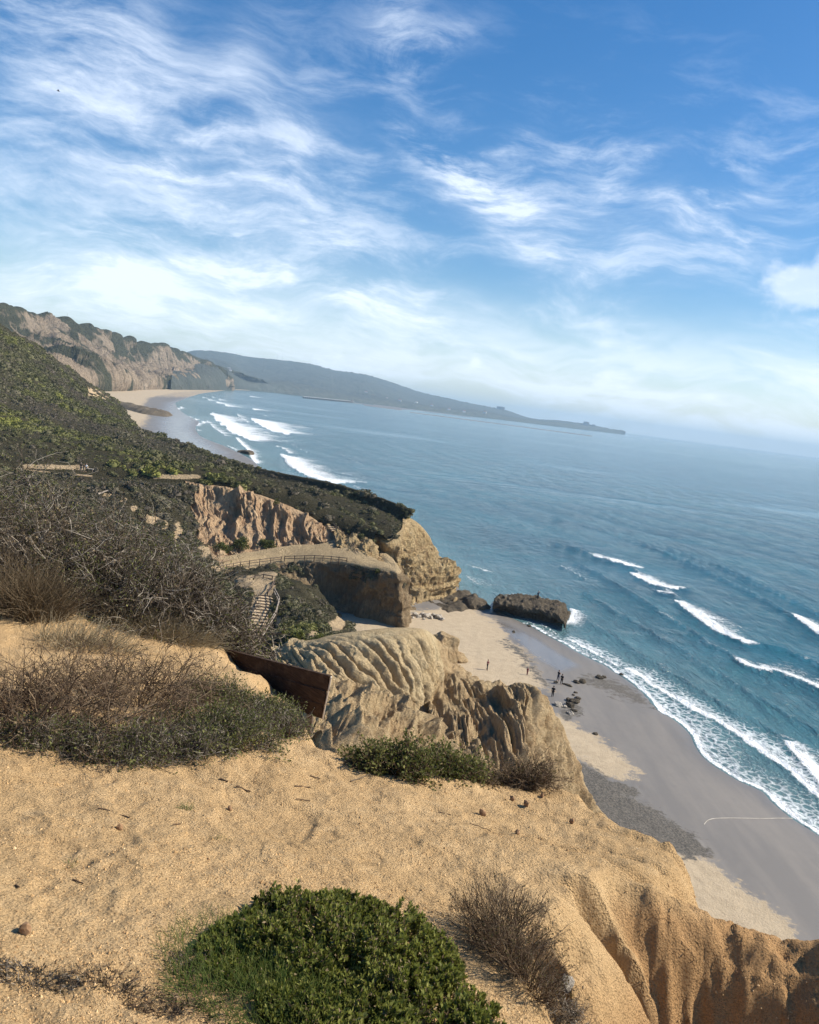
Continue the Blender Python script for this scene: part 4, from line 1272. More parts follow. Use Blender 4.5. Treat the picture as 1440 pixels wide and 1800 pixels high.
def mid_brush():
    S = [(62, 1290, .60, .45, .40, 'brown arching thicket at the left edge above the sand'),
         (165, 1275, .66, .45, .44, 'brown arching thicket with thin red stems left of the leafy mats'),
         (262, 1245, .60, .45, .42, 'brown tangle below the straw tuft')]
    for k, (px, py, rx, ry, h, lab) in enumerate(S):
        shrub(px, py, rx, ry, h, lab, 'thicket', 'brown thickets on the sand', nst=75, per1=6, per2=4, mat='twig_brown', leafy=900, lmat='leaf_dry', lsize=.014, spread=.5, curl=.30, seed=200 + k * 20,
              r0=.0034, name='thicket', lift=-.05, lean=(.15, 0, 0), tipsize=.14)
    S = [(300, 1322, .40, .30, .20, 'grey twiggy mat with few leaves at the lower edge of the brush'),
         (392, 1305, .42, .32, .22, 'grey green leafy mat in front of the barrier, middle of the brush'),
         (478, 1285, .34, .28, .19, 'sparse twiggy mat nearest the bare sand corner'),
         (385, 1240, .36, .28, .20, 'green leafy bush against the dark barrier'),
         (470, 1262, .24, .22, .17, 'bright green bush below the middle of the barrier'),
         (200, 1325, .42, .28, .17, 'low grey mat beneath the brown thickets'),
         (90, 1312, .42, .28, .16, 'low grey mat at the far left over the sand')]
    for k, (px, py, rx, ry, h, lab) in enumerate(S):
        green = k in (1, 3, 4)
        shrub(px, py, rx, ry, h, lab, 'shrub', 'low shrubs on the sand', nst=150, per1=6, per2=4, mat='twig_grey', leafy=9000 if green else 3000, lmat='leaf_olive', lsize=.015, lwid=.3,
              spread=.7, curl=.4, seed=300 + k * 20, r0=.0026, name='shrub', lift=.02, tipsize=.18)


mid_brush()
blades('grass_tuft', onground(52, 1075), .34, .3, 1500, .55, 'brown dead grass tuft beside the tall dark thicket', 'grass tuft', 'leaf_dry', 11, (.05, 0, 0), .0028)
blades('grass_tuft', onground(275, 1118), .62, .25, 1500, .34, 'pale straw tuft bent over between the thickets', 'grass tuft', 'straw', 12, (.55, -.1, 0), .0022)
blades('grass_tuft', onground(150, 1135), .45, .25, 700, .30, 'straw tuft left of the bent pale one', 'grass tuft', 'straw', 14, (.4, 0, 0), .0022)


def edge_shrubs():
    shrub(700, 1345, .34, .26, .24, 'leafy green brown shrub at the brow, left of its darker neighbour', 'shrub', 'shrubs on the brow', nst=140, per1=6, per2=4, mat='twig_brown', leafy=9000, lmat='leaf_olive', lsize=.018, lwid=.34, spread=.6, seed=500, r0=.003)
    shrub(775, 1348, .32, .26, .24, 'leafy shrub with yellow tips in the middle of the brow', 'shrub', 'shrubs on the brow', nst=130, per1=6, per2=4, mat='twig_brown', leafy=8000, lmat='leaf_olive', lsize=.018, lwid=.34, spread=.6, seed=520, r0=.003)
    shrub(845, 1358, .22, .2, .13, 'low dark twiggy shrub between the leafy pair and the bare one', 'shrub', 'shrubs on the brow', nst=110, per1=6, per2=4, mat='twig_brown', leafy=2500, lmat='leaf_dry', lsize=.014, spread=.8, seed=540, r0=.0026)
    shrub(915, 1362, .25, .22, .26, 'dark bare shrub at the right end of the brow', 'shrub', 'shrubs on the brow', nst=130, per1=7, per2=5, mat='twig_brown', leafy=2500, lmat='leaf_dry', lsize=.013, spread=.7, seed=560, r0=.0026)
    shrub(632, 1352, .2, .12, .06, 'flat litter of grey twigs left of the leafy shrubs', 'twig heap', None, nst=90, per1=5, per2=0, mat='twig_grey', leafy=900, lmat='leaf_dry', lsize=.011, spread=1.2, seed=580, r0=.0022, name='twig_heap', lift=-.12)


edge_shrubs()


def front_mat(px, py, rx, ry, h, n, label, seed, holes=0.05, lmat='leaf_green'):
    # a cushion of upright leafy sprigs
    g = np.random.default_rng(seed)
    c = onground(px, py)
    root, r_, a_ = footprint(c, rx, ry, n, g, .5)
    dome = h * np.sqrt(np.clip(1 - r_ ** 2, 0, 1)) * (.72 + .45 * vn(root / .13, seed)) * g.uniform(.55, 1.2, n)
    keep = (vn(root / .07 + 5, seed + 1) > holes - .12) | (g.uniform(0, 1, n) < .22)
    root, r_, a_, dome = root[keep], r_[keep], a_[keep], np.maximum(dome[keep], .035)
    n = len(root)
    d = unit(np.stack([np.cos(a_) * r_ * .55, np.sin(a_) * r_ * .55, np.ones(n)], 1) + .28 * g.normal(size=(n, 3)))
    st = grow(root - d * .01, d, dome * 1.05, 6, .12, .03, seed + 2)
    e = empty('shrub', c, label, 'shrub', 'shrubs nearest the viewer')
    o = stemmesh('branches', [(st, .0018, .0009)], M['twig_brown'], e, g)
    local(o, c)
    per = 26
    i = np.repeat(np.arange(n), per)
    s = (1 - g.uniform(0, 1, len(i)) ** 1.6 * .75) * 5 * .999
    k = np.minimum(s.astype(int), 4)
    f = (s - k)[:, None]
    pos = st[i, k] * (1 - f) + st[i, k + 1] * f
    ax = unit(st[i, k + 1] - st[i, k])
    rad = unit(np.cross(ax, g.normal(size=ax.shape)))
    V, Q = leaves(pos, ax * .75 + rad * g.uniform(.35, 1.0, (len(i), 1)) + np.array([0.1, 0, .2]), g.uniform(.010, .021, len(i)), .22, seed + 4)
    tint = np.clip(.40 + .26 * vn(pos / .08, seed + 6) + .16 * g.normal(size=len(i)) + .25 * (s / 5 - .7), 0, 1)
    lf = mesh('foliage', V, Q, M[lmat], e, {'tint': np.repeat(tint, 4)}, kind='stuff')
    local(lf, c)
    m = n * 7                                          # dead leaves and bare tips among the green
    i = g.integers(0, n, m)
    pos = st[i, g.integers(2, 6, m)]
    V, Q = leaves(pos, g.normal(size=(m, 3)) + [0, 0, .6], g.uniform(.008, .018, m), .2, seed + 14)
    lf = mesh('dead_leaves', V, Q, M['leaf_dry'], e, {'tint': np.repeat(g.uniform(0, 1, m), 4)}, kind='stuff')
    local(lf, c)
    return e


front_mat(610, 1665, .36, .30, .135, 2200, 'large bright green succulent shrub at the bottom centre of the sand', 600)
front_mat(735, 1775, .23, .18, .13, 1200, 'dark green shrub in front of the large bright one, beside the dry brush', 640, .15)
front_mat(470, 1690, .20, .18, .07, 800, 'thin low green shrub at the left flank of the large bright one', 660, .1)
front_mat(600, 1800, .22, .12, .10, 800, 'green shrub among the grass at the lower edge', 680, .1)


def near_litter():
    blades('grass', onground(520, 1740), .36, .22, 3400, .085, None, None, 'grass', 700, (0, 0, .3), .0011, .2)
    blades('grass', onground(430, 1690), .26, .24, 1500, .07, None, None, 'grass', 704, (0, 0, .3), .0010, .2)
    blades('grass_sprig', onground(327, 1424), .035, .03, 60, .045, 'small green grass sprig alone on the open sand', 'grass tuft', 'grass', 706, (0, 0, .3), .0011, .25)
    blades('grass_sprig', onground(126, 1520), .03, .03, 26, .035, 'faint green sprig at the left of the sand', 'grass tuft', 'grass', 707, (0, 0, .3), .0010, .25)
    blades('grass_sprig', onground(388, 1475), .05, .03, 40, .03, 'thin green sprigs halfway to the green shrub', 'grass tuft', 'grass', 708, (0, 0, .3), .0010, .25)
    for k, (px, py, rx, n, h, lab) in enumerate([(880, 1660, .16, 420, .20, 'reddish dry brush beside the large green shrub'), (925, 1730, .13, 320, .17, 'reddish dry brush lower down at the hollow')]):
        shrub(px, py, rx, rx, h, lab, 'brush', 'dry brush by the hollow', nst=n // 2, per1=4, per2=2, mat='twig_brown', leafy=1400, lmat='leaf_dry', lsize=.007, spread=.35, curl=.16, seed=720 + k * 20, r0=.0013, name='brush', lift=.03)
    shrub(985, 1775, .19, .13, .10, 'heap of grey dead twigs at the lower edge of the hollow', 'twig heap', None, nst=170, per1=6, per2=3, mat='twig_grey', leafy=600, lmat='leaf_dry', lsize=.008, spread=1.1, curl=.35, seed=780, r0=.0016, name='twig_heap', lift=-.06)
    for k, (px, py, rx, ry, lab) in enumerate([(60, 1728, .26, .11, 'flat grey twig litter in the lower left corner'), (190, 1735, .26, .11, 'brown twig litter right of the corner litter'), (350, 1700, .20, .12, 'grey twig litter at the left of the grass'), (300, 1770, .26, .11, 'twig litter along the lower edge left of the grass')]):
        shrub(px, py, rx, ry, .045, lab, 'twig litter', 'twig litter on the sand', nst=240, per1=5, per2=0, mat='twig_brown' if k % 2 else 'twig_grey', leafy=700, lmat='leaf_dry', lsize=.008, spread=1.3, curl=.3, seed=800 + 20 * k, r0=.0013, name='twig_litter', lift=-.15)


near_litter()


# ------------------------------------------------------------------ scrub covering the hillsides
PROTO = bpy.data.collections.new('scrub_kinds')


def clump_proto(k, n, flat):
    g = np.random.default_rng(900 + k)
    d = unit(g.normal(size=(n, 3)) + np.array([0, 0, .35]))
    d[:, 2] = np.abs(d[:, 2])
    r = (.72 + .35 * vn(d * 2.2, 901 + k)) * g.uniform(.55, 1.05, n) ** .5
    pos = d * r[:, None] * np.array([1, 1, flat])
    V, Q = leaves(pos, d + .8 * g.normal(size=d.shape) + [0, 0, .3], g.uniform(.16, .34, n), .42, 903 + k)
    Vs, Qs = [V], [Q]
    th = np.linspace(0, 2 * np.pi, 8)[:-1]
    rings = [np.stack([np.cos(th) * a, np.sin(th) * a, 0 * th + z], 1) for a, z in ((.86, -.25), (.74, flat * .4), (.4, flat * .68), (.02, flat * .75))]
    core = np.concatenate(rings)
    core *= (.9 + .2 * vn(core * 2 + k, 905 + k))[:, None]
    Qc = [[i * 7 + j, i * 7 + (j + 1) % 7, (i + 1) * 7 + (j + 1) % 7, (i + 1) * 7 + j] for i in range(3) for j in range(7)]
    Vs.append(core)
    Qs.append(np.array(Qc) + len(V))
    o = mesh('scrub_kind', np.concatenate(Vs), np.concatenate(Qs), M['scrub'], link=False)
    PROTO.objects.link(o)


for k in range(8):
    clump_proto(k, 170, .55 + .06 * k)


def instances(name, P, scale, tint, coll, seed, kind='stuff'):
    g = np.random.default_rng(seed)
    me = bpy.data.meshes.new(name)
    me.vertices.add(len(P))
    me.vertices.foreach_set('co', np.asarray(P, np.float32).ravel())
    for an, av in (('size', scale), ('tint', tint), ('turn', g.uniform(0, 6.283, len(P)))):
        me.attributes.new(an, 'FLOAT', 'POINT').data.foreach_set('value', np.asarray(av, np.float32))
    o = bpy.data.objects.new(name, me)
    C.objects.link(o)
    o['kind'] = kind
    ng = bpy.data.node_groups.new(name, 'GeometryNodeTree')
    ng.interface.new_socket('Geometry', in_out='INPUT', socket_type='NodeSocketGeometry')
    ng.interface.new_socket('Geometry', in_out='OUTPUT', socket_type='NodeSocketGeometry')
    N, L = ng.nodes, ng.links
    i, out = N.new('NodeGroupInput'), N.new('NodeGroupOutput')
    mp = N.new('GeometryNodeMeshToPoints')
    iop = N.new('GeometryNodeInstanceOnPoints')
    ci = N.new('GeometryNodeCollectionInfo')
    ci.inputs['Collection'].default_value = coll
    ci.inputs['Separate Children'].default_value = True
    ci.inputs['Reset Children'].default_value = True
    iop.inputs['Pick Instance'].default_value = True

    def na(nm):
        a = N.new('GeometryNodeInputNamedAttribute')
        a.data_type = 'FLOAT'
        a.inputs['Name'].default_value = nm
        return a.outputs['Attribute']
    cx = N.new('ShaderNodeCombineXYZ')
    L.new(na('turn'), cx.inputs[2])
    L.new(i.outputs[0], mp.inputs['Mesh'])
    L.new(mp.outputs[0], iop.inputs['Points'])
    L.new(ci.outputs[0], iop.inputs['Instance'])
    L.new(cx.outputs[0], iop.inputs['Rotation'])
    L.new(na('size'), iop.inputs['Scale'])
    L.new(iop.outputs[0], out.inputs[0])
    o.modifiers.new('scatter', 'NODES').node_group = ng
    return o


def sample(key, n, seed, bare_fn=None):
    G, u, v = SURF[key]
    g = np.random.default_rng(seed)
    a = np.linalg.norm(np.cross(G[1:, :-1] - G[:-1, :-1], G[:-1, 1:] - G[:-1, :-1]), axis=2)
    # denser where nearer, as it shows larger
    dist = np.linalg.norm(G[:-1, :-1] - CAM, axis=2)
    w = (a / dist ** .7).ravel()
    i = g.choice(len(w), n, p=w / w.sum())
    r, c_ = i // a.shape[1], i % a.shape[1]
    fu, fv = g.uniform(0, 1, (2, n, 1))
    P = G[r, c_] * (1 - fu) * (1 - fv) + G[r, c_ + 1] * fu * (1 - fv) + G[r + 1, c_] * (1 - fu) * fv + G[r + 1, c_ + 1] * fu * fv
    return P, v[r, c_], g


def cover():
    # the long hillside
    P, v, g = sample('upper', 17000, 1)
    px, py = proj(P)
    v = v - 1
    keep = (px > -140) & (v < 4.05) & (v > -.05)
    keep &= ~((np.abs(py - (822 + .02 * (px - 100))) < 9) & (px > 34) & (px < 160))
    keep &= ~((np.abs(py - 840) < 5) & (px > 262) & (px < 350))
    keep &= ~((np.abs((px - 92) / 22) < 1) & (np.abs(py - (px * .72 + 556)) < 7)) & ~((np.abs((px - 180) / 32) < 1) & (np.abs(py - 692) < 12) & (vn(P / 8, 3) > -.1))
    P = P[keep]
    n = len(P)
    px, py = px[keep], py[keep]
    dist = np.linalg.norm(P - CAM, axis=1)
    f = fbm(P / 24, 3, 77)
    tint = .30 + .30 * f + .14 * g.normal(size=n) + .35 * np.exp(-((py - (.28 * px + 752)) / 26) ** 2) * (px < 480) * (px > -50) - .08 * sstep(px, 430, 560) - .16 * np.exp(-((py - (.32 * px + 700)) / 18) ** 2)
    sz = np.clip(g.lognormal(-.35, .42, n) * (.75 + .0016 * dist), .3, 2.6) * (.8 + .4 * (f > 0)) * (1 - .4 * sstep(px, 380, 520))
    instances('shrubbery', P - np.array([0, 0, .15]), sz, np.clip(tint, 0, 1), PROTO, 21)
    G = SURF['upper'][0]
    row = G[np.argmin(np.abs(SURF['upper'][2][:, 0] - 3.95))]
    s = g.uniform(0, len(row) - 1, 520)
    P = hermite(row, np.arange(len(row)), s) + g.normal(size=(520, 3)) * [.8, .8, .05]
    px, py = proj(P)
    P = P[(px > 150) & (px < 716)]
    dist = np.linalg.norm(P - CAM, axis=1)
    instances('shrubbery', P - np.array([0, 0, .2]), np.clip(g.lognormal(-.75, .5, len(P)) * (.75 + .0012 * dist), .2, 1.5), np.clip(.38 + .2 * g.normal(size=len(P)), 0, 1), PROTO, 25)
    # the dark side slope below the path
    P, v, g = sample('near', 8000, 2)
    px, py = proj(P)
    ok = (px > -140) & (v > .12 + .13 * ((px > 20) & (px < 190)))
    for (x, y, sx, sy) in [(268, 912, 16, 10), (312, 935, 10, 20), (236, 893, 7, 6), (360, 965, 12, 16), (385, 1000, 24, 10)]:
        ok &= (((px - x) / sx) ** 2 + ((py - y) / sy) ** 2) > .9
    P = P[ok]
    f = fbm(P / 16, 3, 78)
    instances('shrubbery', P - np.array([0, 0, .2]), np.clip(g.lognormal(-.45, .4, len(P)), .25, 1.6), np.clip(.20 + .22 * f + .14 * g.normal(size=len(P)), 0, 1), PROTO, 22)
    # around the stairs
    P, v, g = sample('stairs', 4200, 3)
    px, py = proj(P)
    xc = 462 - (py - 1047) * .28
    ok = (np.abs(px - xc) > 19) & (py > 1010)
    ok &= ~((py < 1042) & (px > 398) & (px < 480))
    f = fbm(P / 3.5, 3, 79)
    ok &= (f > -.02) | (px < 440)
    for (x, y, sx, sy) in [(592, 1098, 20, 16), (555, 1117, 18, 7), (600, 1080, 10, 18), (530, 1145, 60, 12), (405, 1140, 24, 8)]:
        ok &= (((px - x) / sx) ** 2 + ((py - y) / sy) ** 2) > 1.0
    P, f, px, py = P[ok], f[ok], px[ok], py[ok]
    n = len(P)
    tint = .18 + .2 * f + .12 * g.normal(size=n) + .45 * np.exp(-((px - 530) / 45) ** 2 - ((py - 1112) / 18) ** 2)
    instances('shrubbery', P - np.array([0, 0, .1]), np.clip(g.lognormal(-.75, .4, n), .2, 1.1), np.clip(tint, 0, 1), PROTO, 23)
    # brow of the bench and foot of the clay slope
    P, v, g = sample('bench', 6000, 5)
    px, py = proj(P)
    f = fbm(P / 4, 3, 80)
    ok = (v > 2.5) & (v < 3.6) & (f > .12) & (px < 690) | (v > 3.4) & (f > .55) & (px > 640)
    P = P[ok][:420]
    instances('shrubbery', P, np.clip(g.lognormal(-.9, .35, len(P)), .2, .8), np.clip(.2 + .15 * g.normal(size=len(P)), 0, 1), PROTO, 24)


cover()


def bush(px, py, Y, s, tint, label, group=None, seed=0, name='bush', flat=.75):
    g = np.random.default_rng(seed + 1500)
    c = at(px, py, Y)
    n = 900
    d = unit(g.normal(size=(n, 3)) + np.array([0, 0, .3]))
    d[:, 2] = np.abs(d[:, 2]) * 1.05 - .05
    r = (.70 + .4 * vn(d * 2.0 + seed, 1501)) * g.uniform(.45, 1.05, n) ** .5
    pos = d * r[:, None] * np.array([1, 1, flat]) * s
    V, Q = leaves(pos, d + .8 * g.normal(size=d.shape), s * g.uniform(.09, .2, n), .4, seed + 3)
    e = empty(name, c, label, 'bush', group)
    ti = np.clip(tint + .2 * vn(pos / s * 2, seed + 4) + .12 * g.normal(size=n), 0, 1)
    mesh('foliage', V, Q, M['leaf_olive'], e, {'tint': np.repeat(ti, 4)}, kind='stuff')
    root = np.zeros((9, 3)) + g.normal(size=(9, 3)) * s * np.array([.12, .12, 0])
    st = grow(root - [0, 0, .1], np.stack([g.normal(size=9) * .6, g.normal(size=9) * .6, np.ones(9)], 1), np.full(9, s * .75), 5, .2, .05, seed + 9)
    stemmesh('branches', [(st, s * .03, s * .012)], M['bark'], e, g)
    return e


BG = 'bushes at the foot of the clay slope'
bush(389, 970, 148.0, 2.1, .18, 'round dark bush at the left foot of the red clay slope', BG, 1, flat=1.05)
bush(422, 962, 151.5, 2.2, .14, 'dark bush just right of the round one on the clay slope', BG, 2, flat=1.0)
bush(470, 960, 153.5, 2.3, .2, 'low dark bush at the middle foot of the clay slope', BG, 3, flat=.6)
bush(486, 887, 164, .9, .3, 'small upright bush on the rim above the clay slope', None, 4, flat=1.4)
bush(712, 910, 174.5, 1.3, .12, 'small dark bush on the seaward brink of the headland', None, 5, flat=.7)
bush(690, 896, 181.0, 1.4, .12, 'dark bush left of the brink bush on the headland', None, 6, flat=.7)
bush(668, 1006, 138.3, 1.2, .12, 'dark bush hanging at the right brow of the bench', None, 7, flat=.7)
bush(520, 1122, 79.5, 1.6, .45, 'green bush on the knoll above the fluted sandstone', None, 8, flat=.6)
bush(563, 1128, 77.5, 1.3, .6, 'yellow green bush right of the green one on the knoll', None, 9, flat=.6)


# ------------------------------------------------------------------ built things and small things
M['timber'] = plain('weathered_timber', (.115, .085, .065), .85, .35, 4.0)
M['rail'] = plain('grey_timber', (.30, .25, .20), .85, .3, 5.0)
M['tread'] = plain('packed_earth_tread', (.46, .34, .21), .95, .2, 3.0)
M['board'] = None


def boardmat():
    m, t = newmat('weathered_board')
    pos = t.n('ShaderNodeTexCoord').outputs['Object']
    gr = t.noise(t.vmul(pos, (3, 3, 45)), 2.0, 6, .65, .5)
    bl = t.noise(pos, 5.5, 5, .65)
    col = t.mix(t.mapr(gr, .35, .7), (.030, .018, .012), (.085, .052, .034))
    col = t.mix(t.m('MULTIPLY', t.mapr(bl, .52, .72), .6), col, (.15, .10, .066))
    finish(t, col, .9, t.bump(gr, .01, .8), .15)
    return m


M['board'] = boardmat()
M['trim'] = plain('pale_board_edge', (.52, .45, .36), .8, .15, 8)
M['white'] = plain('white_paint', (.80, .80, .78), .5, .04, 3)
M['skin'] = plain('skin', (.42, .26, .18), .6, .1, 8)
M['hair'] = plain('hair', (.03, .022, .018), .6, .2, 30)
CL = {k: plain('cloth_' + k, c, .85, .12, 12) for k, c in {'black': (.018, .018, .02), 'navy': (.03, .04, .08), 'white': (.75, .75, .74), 'grey': (.18, .18, .19), 'maroon': (.13, .03, .035), 'khaki': (.35, .28, .19), 'blue': (.06, .12, .25)}.items()}


def box(V, Q, c, ax, hx, ay, hy, az_, hz):
    # add an oriented box to vertex and quad lists
    o = len(V)
    c = np.asarray(c, float)
    for i in (-1, 1):
        for j in (-1, 1):
            for k in (-1, 1):
                V.append(c + np.asarray(ax) * hx * i + np.asarray(ay) * hy * j + np.asarray(az_) * hz * k)
    for f in ((0, 1, 3, 2), (4, 6, 7, 5), (0, 4, 5, 1), (2, 3, 7, 6), (0, 2, 6, 4), (1, 5, 7, 3)):
        Q.append([o + q for q in f])


X, Yv, Zv = np.eye(3)


def boxobj(name, c, ax, hx, ay, hy, az_, hz, mat, parent=None, org=None):
    V, Q = [], []
    box(V, Q, c, ax, hx, ay, hy, az_, hz)
    o = mesh(name, np.array(V), np.array(Q), mat, parent, smooth=False)
    if org is not None:
        local(o, org)
    bv = o.modifiers.new('bevel', 'BEVEL')
    bv.width = min(hx, hy, hz) * .25
    bv.segments = 1
    return o


def beam(name, a, b, w, h, mat, parent, org):
    a, b = np.asarray(a, float), np.asarray(b, float)
    d = unit(b - a)
    s = unit(np.cross(d, Zv if abs(d[2]) < .9 else X))
    return boxobj(name, (a + b) / 2, d, np.linalg.norm(b - a) / 2, s, w, np.cross(s, d), h, mat, parent, org)


# the dark barrier at the edge of the slope
def barrier():
    TL, TR, BR = at(352, 1131, 8.75), at(581, 1190, 6.62), at(566, 1263, 6.62)
    TR2 = TR.copy()
    hgt = TR[2] - BR[2]
    e = empty('barrier', [(TL[0] + TR[0]) / 2, (TL[1] + TR[1]) / 2, TR[2] - hgt], 'dark weathered board barrier with a pale end edge, standing at the brink', 'barrier')
    org = np.array(e.location)
    d = unit(np.array([TL[0] - TR[0], TL[1] - TR[1], 0]))
    nrm = np.array([-d[1], d[0], 0])
    upv = unit(TR - BR)
    L = np.linalg.norm((TL - TR)[:2])
    slope = (TL[2] - TR[2]) / L
    dd = unit(np.array([d[0], d[1], slope]))
    Ln = np.linalg.norm(TL - TR)
    n = 3
    for k in range(n):                                 # three wide boards one above the other
        c0 = TR - upv * hgt * (k + .5) / n + dd * Ln / 2
        boxobj('board', c0 + nrm * (.004 if k % 2 else 0), dd, Ln / 2, nrm, .014, np.cross(dd, nrm) * np.sign(np.cross(dd, nrm)[2]), hgt / n / 2 - .0015, M['board'], e, org)
    beam('cap', TR + dd * .004 + [0, 0, .006], TL + [0, 0, .006], .018, .007, M['board'], e, org)
    beam('end_strip', TR - dd * .012 + [0, 0, .004], BR - dd * .012, .018, .0055, M['trim'], e, org)
    for f in (.12, .5, .85):
        p = TR + dd * Ln * f - nrm * .05 * np.sign(nrm[1]) * -1
        beam('post', p - [0, 0, .03], p - [0, 0, hgt + .45], .03, .03, M['timber'], e, org)


barrier()


# the timber stairs on the slope
def surf_z(key, x, y):
    G = SURF[key][0]
    P = G.reshape(-1, 3)
    i = np.argmin((P[:, 0] - x) ** 2 + (P[:, 1] - y) ** 2)
    return P[i, 2]


def stairs():
    A, B = at(441, 1138, 87.2), at(468, 1050, 102.3)
    e = empty('stairs', A, 'timber edged stairs climbing the slope beside the bushes', 'stairs')
    n = 17
    fwd = unit(np.array([B[0] - A[0], B[1] - A[1], 0]))
    side = np.array([fwd[1], -fwd[0], 0])
    org = np.array(e.location)
    tot = B[2] - A[2]
    run = np.linalg.norm((B - A)[:2])
    for k in range(n):
        f = k / (n - 1)
        c = A + (B - A) * f
        sh = .16 * math.sin(k * 1.9)
        top = c + [0, 0, .26]
        s = boxobj('step', top + side * sh * .4 - [0, 0, .16], side, 1.02, fwd, .07, Zv, .17, M['timber'], e, org)
        if k < n - 1:
            tr = boxobj('tread', top + fwd * (run / (n - 1) / 2) + side * sh * .4 - [0, 0, .12], side, .98, fwd, run / (n - 1) / 2 - .08, Zv, .13, M['tread'], e, org)
    # handrail on the seaward side
    R0, R1, R2, R3 = at(453, 1140, 86.0), at(484, 1088, 94.0), at(490, 1065, 99.0), at(481, 1047, 103.0)
    posts = []
    for a, b, m_ in ((R0, R1, 5), (R1, R2, 2), (R2, R3, 2)):
        for k in range(m_):
            posts.append(a + (b - a) * k / m_)
    posts.append(R3)
    h = empty('handrail', R0, 'grey two rail handrail along the right side of the stairs', 'handrail')
    o2 = np.array(h.location)
    tops = []
    for p in posts:
        beam('post', p - [0, 0, .6], p + [0, 0, 1.15], .06, .06, M['timber'], h, o2)
        tops.append(p)
    for z in (1.06, .6):
        for a, b in zip(tops[:-1], tops[1:]):
            beam('rail', a + [0, 0, z], b + [0, 0, z], .05, .05, M['rail'], h, o2)


stairs()


def fence(pts, label, group, hgt=1.05, post='timber', rails=(.95, .5), name='fence', thick=.07):
    e = empty(name, pts[0], label, 'fence', group)
    org = np.array(e.location)
    for p in pts:
        beam('post', p - [0, 0, .5], p + [0, 0, hgt], thick, thick, M[post], e, org)
    for a, b in zip(pts[:-1], pts[1:]):
        for z in rails:
            beam('rail', a + [0, 0, z], b + [0, 0, z], .045, .055, M['timber'], e, org)
    return e


def along(pix, n):
    P = rowpts(pix)
    return crom(P, np.linspace(0, len(P) - 1, n))


FG = 'post and rail fences of the trail'
fence(along([(500, 986.5, 147.6), (560, 985.5, 145.6), (609, 990, 142.6)], 8), 'post and rail fence along the right half of the bench brow', FG)
fence(along([(386, 1004, 136.4), (430, 996, 142), (494, 987.5, 147.4)], 8), 'leaning fence along the left half of the bench brow', FG)
fence(along([(432, 1030, 111), (455, 1021, 114), (478, 1024, 112)], 4), 'short fence behind the landing above the stairs', FG)
fence(along([(470, 1049, 103.0), (477, 1040, 106), (482, 1030, 109)], 3), 'short fence at the head of the stairs', FG)
fence(along([(612, 958, 155.5), (617, 966, 153.5), (622, 976, 150.5), (627, 986, 148.0)], 4), 'steep dark railing going down beside the sandstone knob', FG, 1.1)
fence(along([(619, 962, 154.5), (625, 972, 152.0), (630, 983, 149.0)], 3), 'second railing next to the steep dark one by the knob', FG, 1.1)
fence(along([(581, 925, 164), (592, 934, 161.5), (603, 944, 159)], 4), 'railing beside the upper steps at the end of the clay slope', FG, 1.0)


def upper_steps():
    A, B = at(590, 936, 160.6), at(576, 920, 164.4)
    e = empty('steps', A, 'short flight of upper steps at the right end of the clay slope', 'stairs')
    org = np.array(e.location)
    fwd = unit(np.array([B[0] - A[0], B[1] - A[1], 0]))
    side = np.array([fwd[1], -fwd[0], 0])
    for k in range(6):
        c = A + (B - A) * k / 5
        boxobj('step', c + [0, 0, .1], side, .8, fwd, .09, Zv, .2, M['timber'], e, org)
        if k < 5:
            boxobj('tread', c + (B - A) / 10 + [0, 0, .13], side, .78, fwd, .28, Zv, .14, M['tread'], e, org)


upper_steps()


def sign():
    p = at(403, 1128, 82.0)
    e = empty('sign', p - [0, 0, .9], 'small white notice on a post left of the foot of the stairs', 'sign')
    org = np.array(e.location)
    beam('post', p - [0, 0, 1.2], p + [0, 0, .1], .04, .04, M['timber'], e, org)
    f = unit(np.array([.35, -1, 0]))
    s = np.array([-f[1], f[0], 0])
    u_ = unit(Zv + s * .28)
    boxobj('board', p + f * .06, unit(s - .28 * Zv), .22, f, .012, u_, .34, M['white'], e, org)
    boxobj('mark', p + f * .075 + u_ * .02, unit(s - .28 * Zv), .09, f, .003, u_, .10, M['timber'], e, org)


sign()


def log(a, b, r, label, mat='rail', name='log', group=None):
    e_pts = np.linspace(0, 1, 6)[:, None]
    P = a + (b - a) * e_pts + .04 * np.linalg.norm(b - a) * fbm(np.linspace(0, 3, 6)[:, None] + np.array(a), 2, 5)[:, None] * np.array([.3, .3, 1])
    V, Q = tubes(P[None], np.linspace(r, r * .75, 6)[None])
    # six sided, with closed ends
    tan = unit(np.gradient(P, axis=0))
    s = unit(np.cross(tan, Zv))
    w = np.cross(s, tan)
    th = np.arange(6) * np.pi / 3
    rad = np.linspace(r, r * .7, 6)
    V = (P[:, None] + rad[:, None, None] * (np.cos(th)[None, :, None] * s[:, None] + np.sin(th)[None, :, None] * w[:, None])).reshape(-1, 3)
    Q = [[i * 6 + j, i * 6 + (j + 1) % 6, (i + 1) * 6 + (j + 1) % 6, (i + 1) * 6 + j] for i in range(5) for j in range(6)]
    Q += [[0, 1, 2, 3], [0, 3, 4, 5], [33, 32, 31, 30], [35, 34, 33, 30]]
    o = mesh(name, V - np.asarray(a), np.array(Q), M[mat] if isinstance(mat, str) else mat, None, {'tint': np.full(len(V), .35)})
    o.location = [float(q) for q in a]
    return tag(o, label, 'log' if name == 'log' else name, group)


log(at(409, 1126, 82.5), at(424, 1150, 78), .13, 'pale fallen pole at the foot of the stairs behind the barrier')
log(at(412, 1152, 78.5), at(436, 1150, 79), .10, 'short pale pole lying across the fallen one by the barrier')
log(at(173, 868, 133.0), at(191, 862, 134.5), .16, 'pale pole lying on the dark slope under the path')


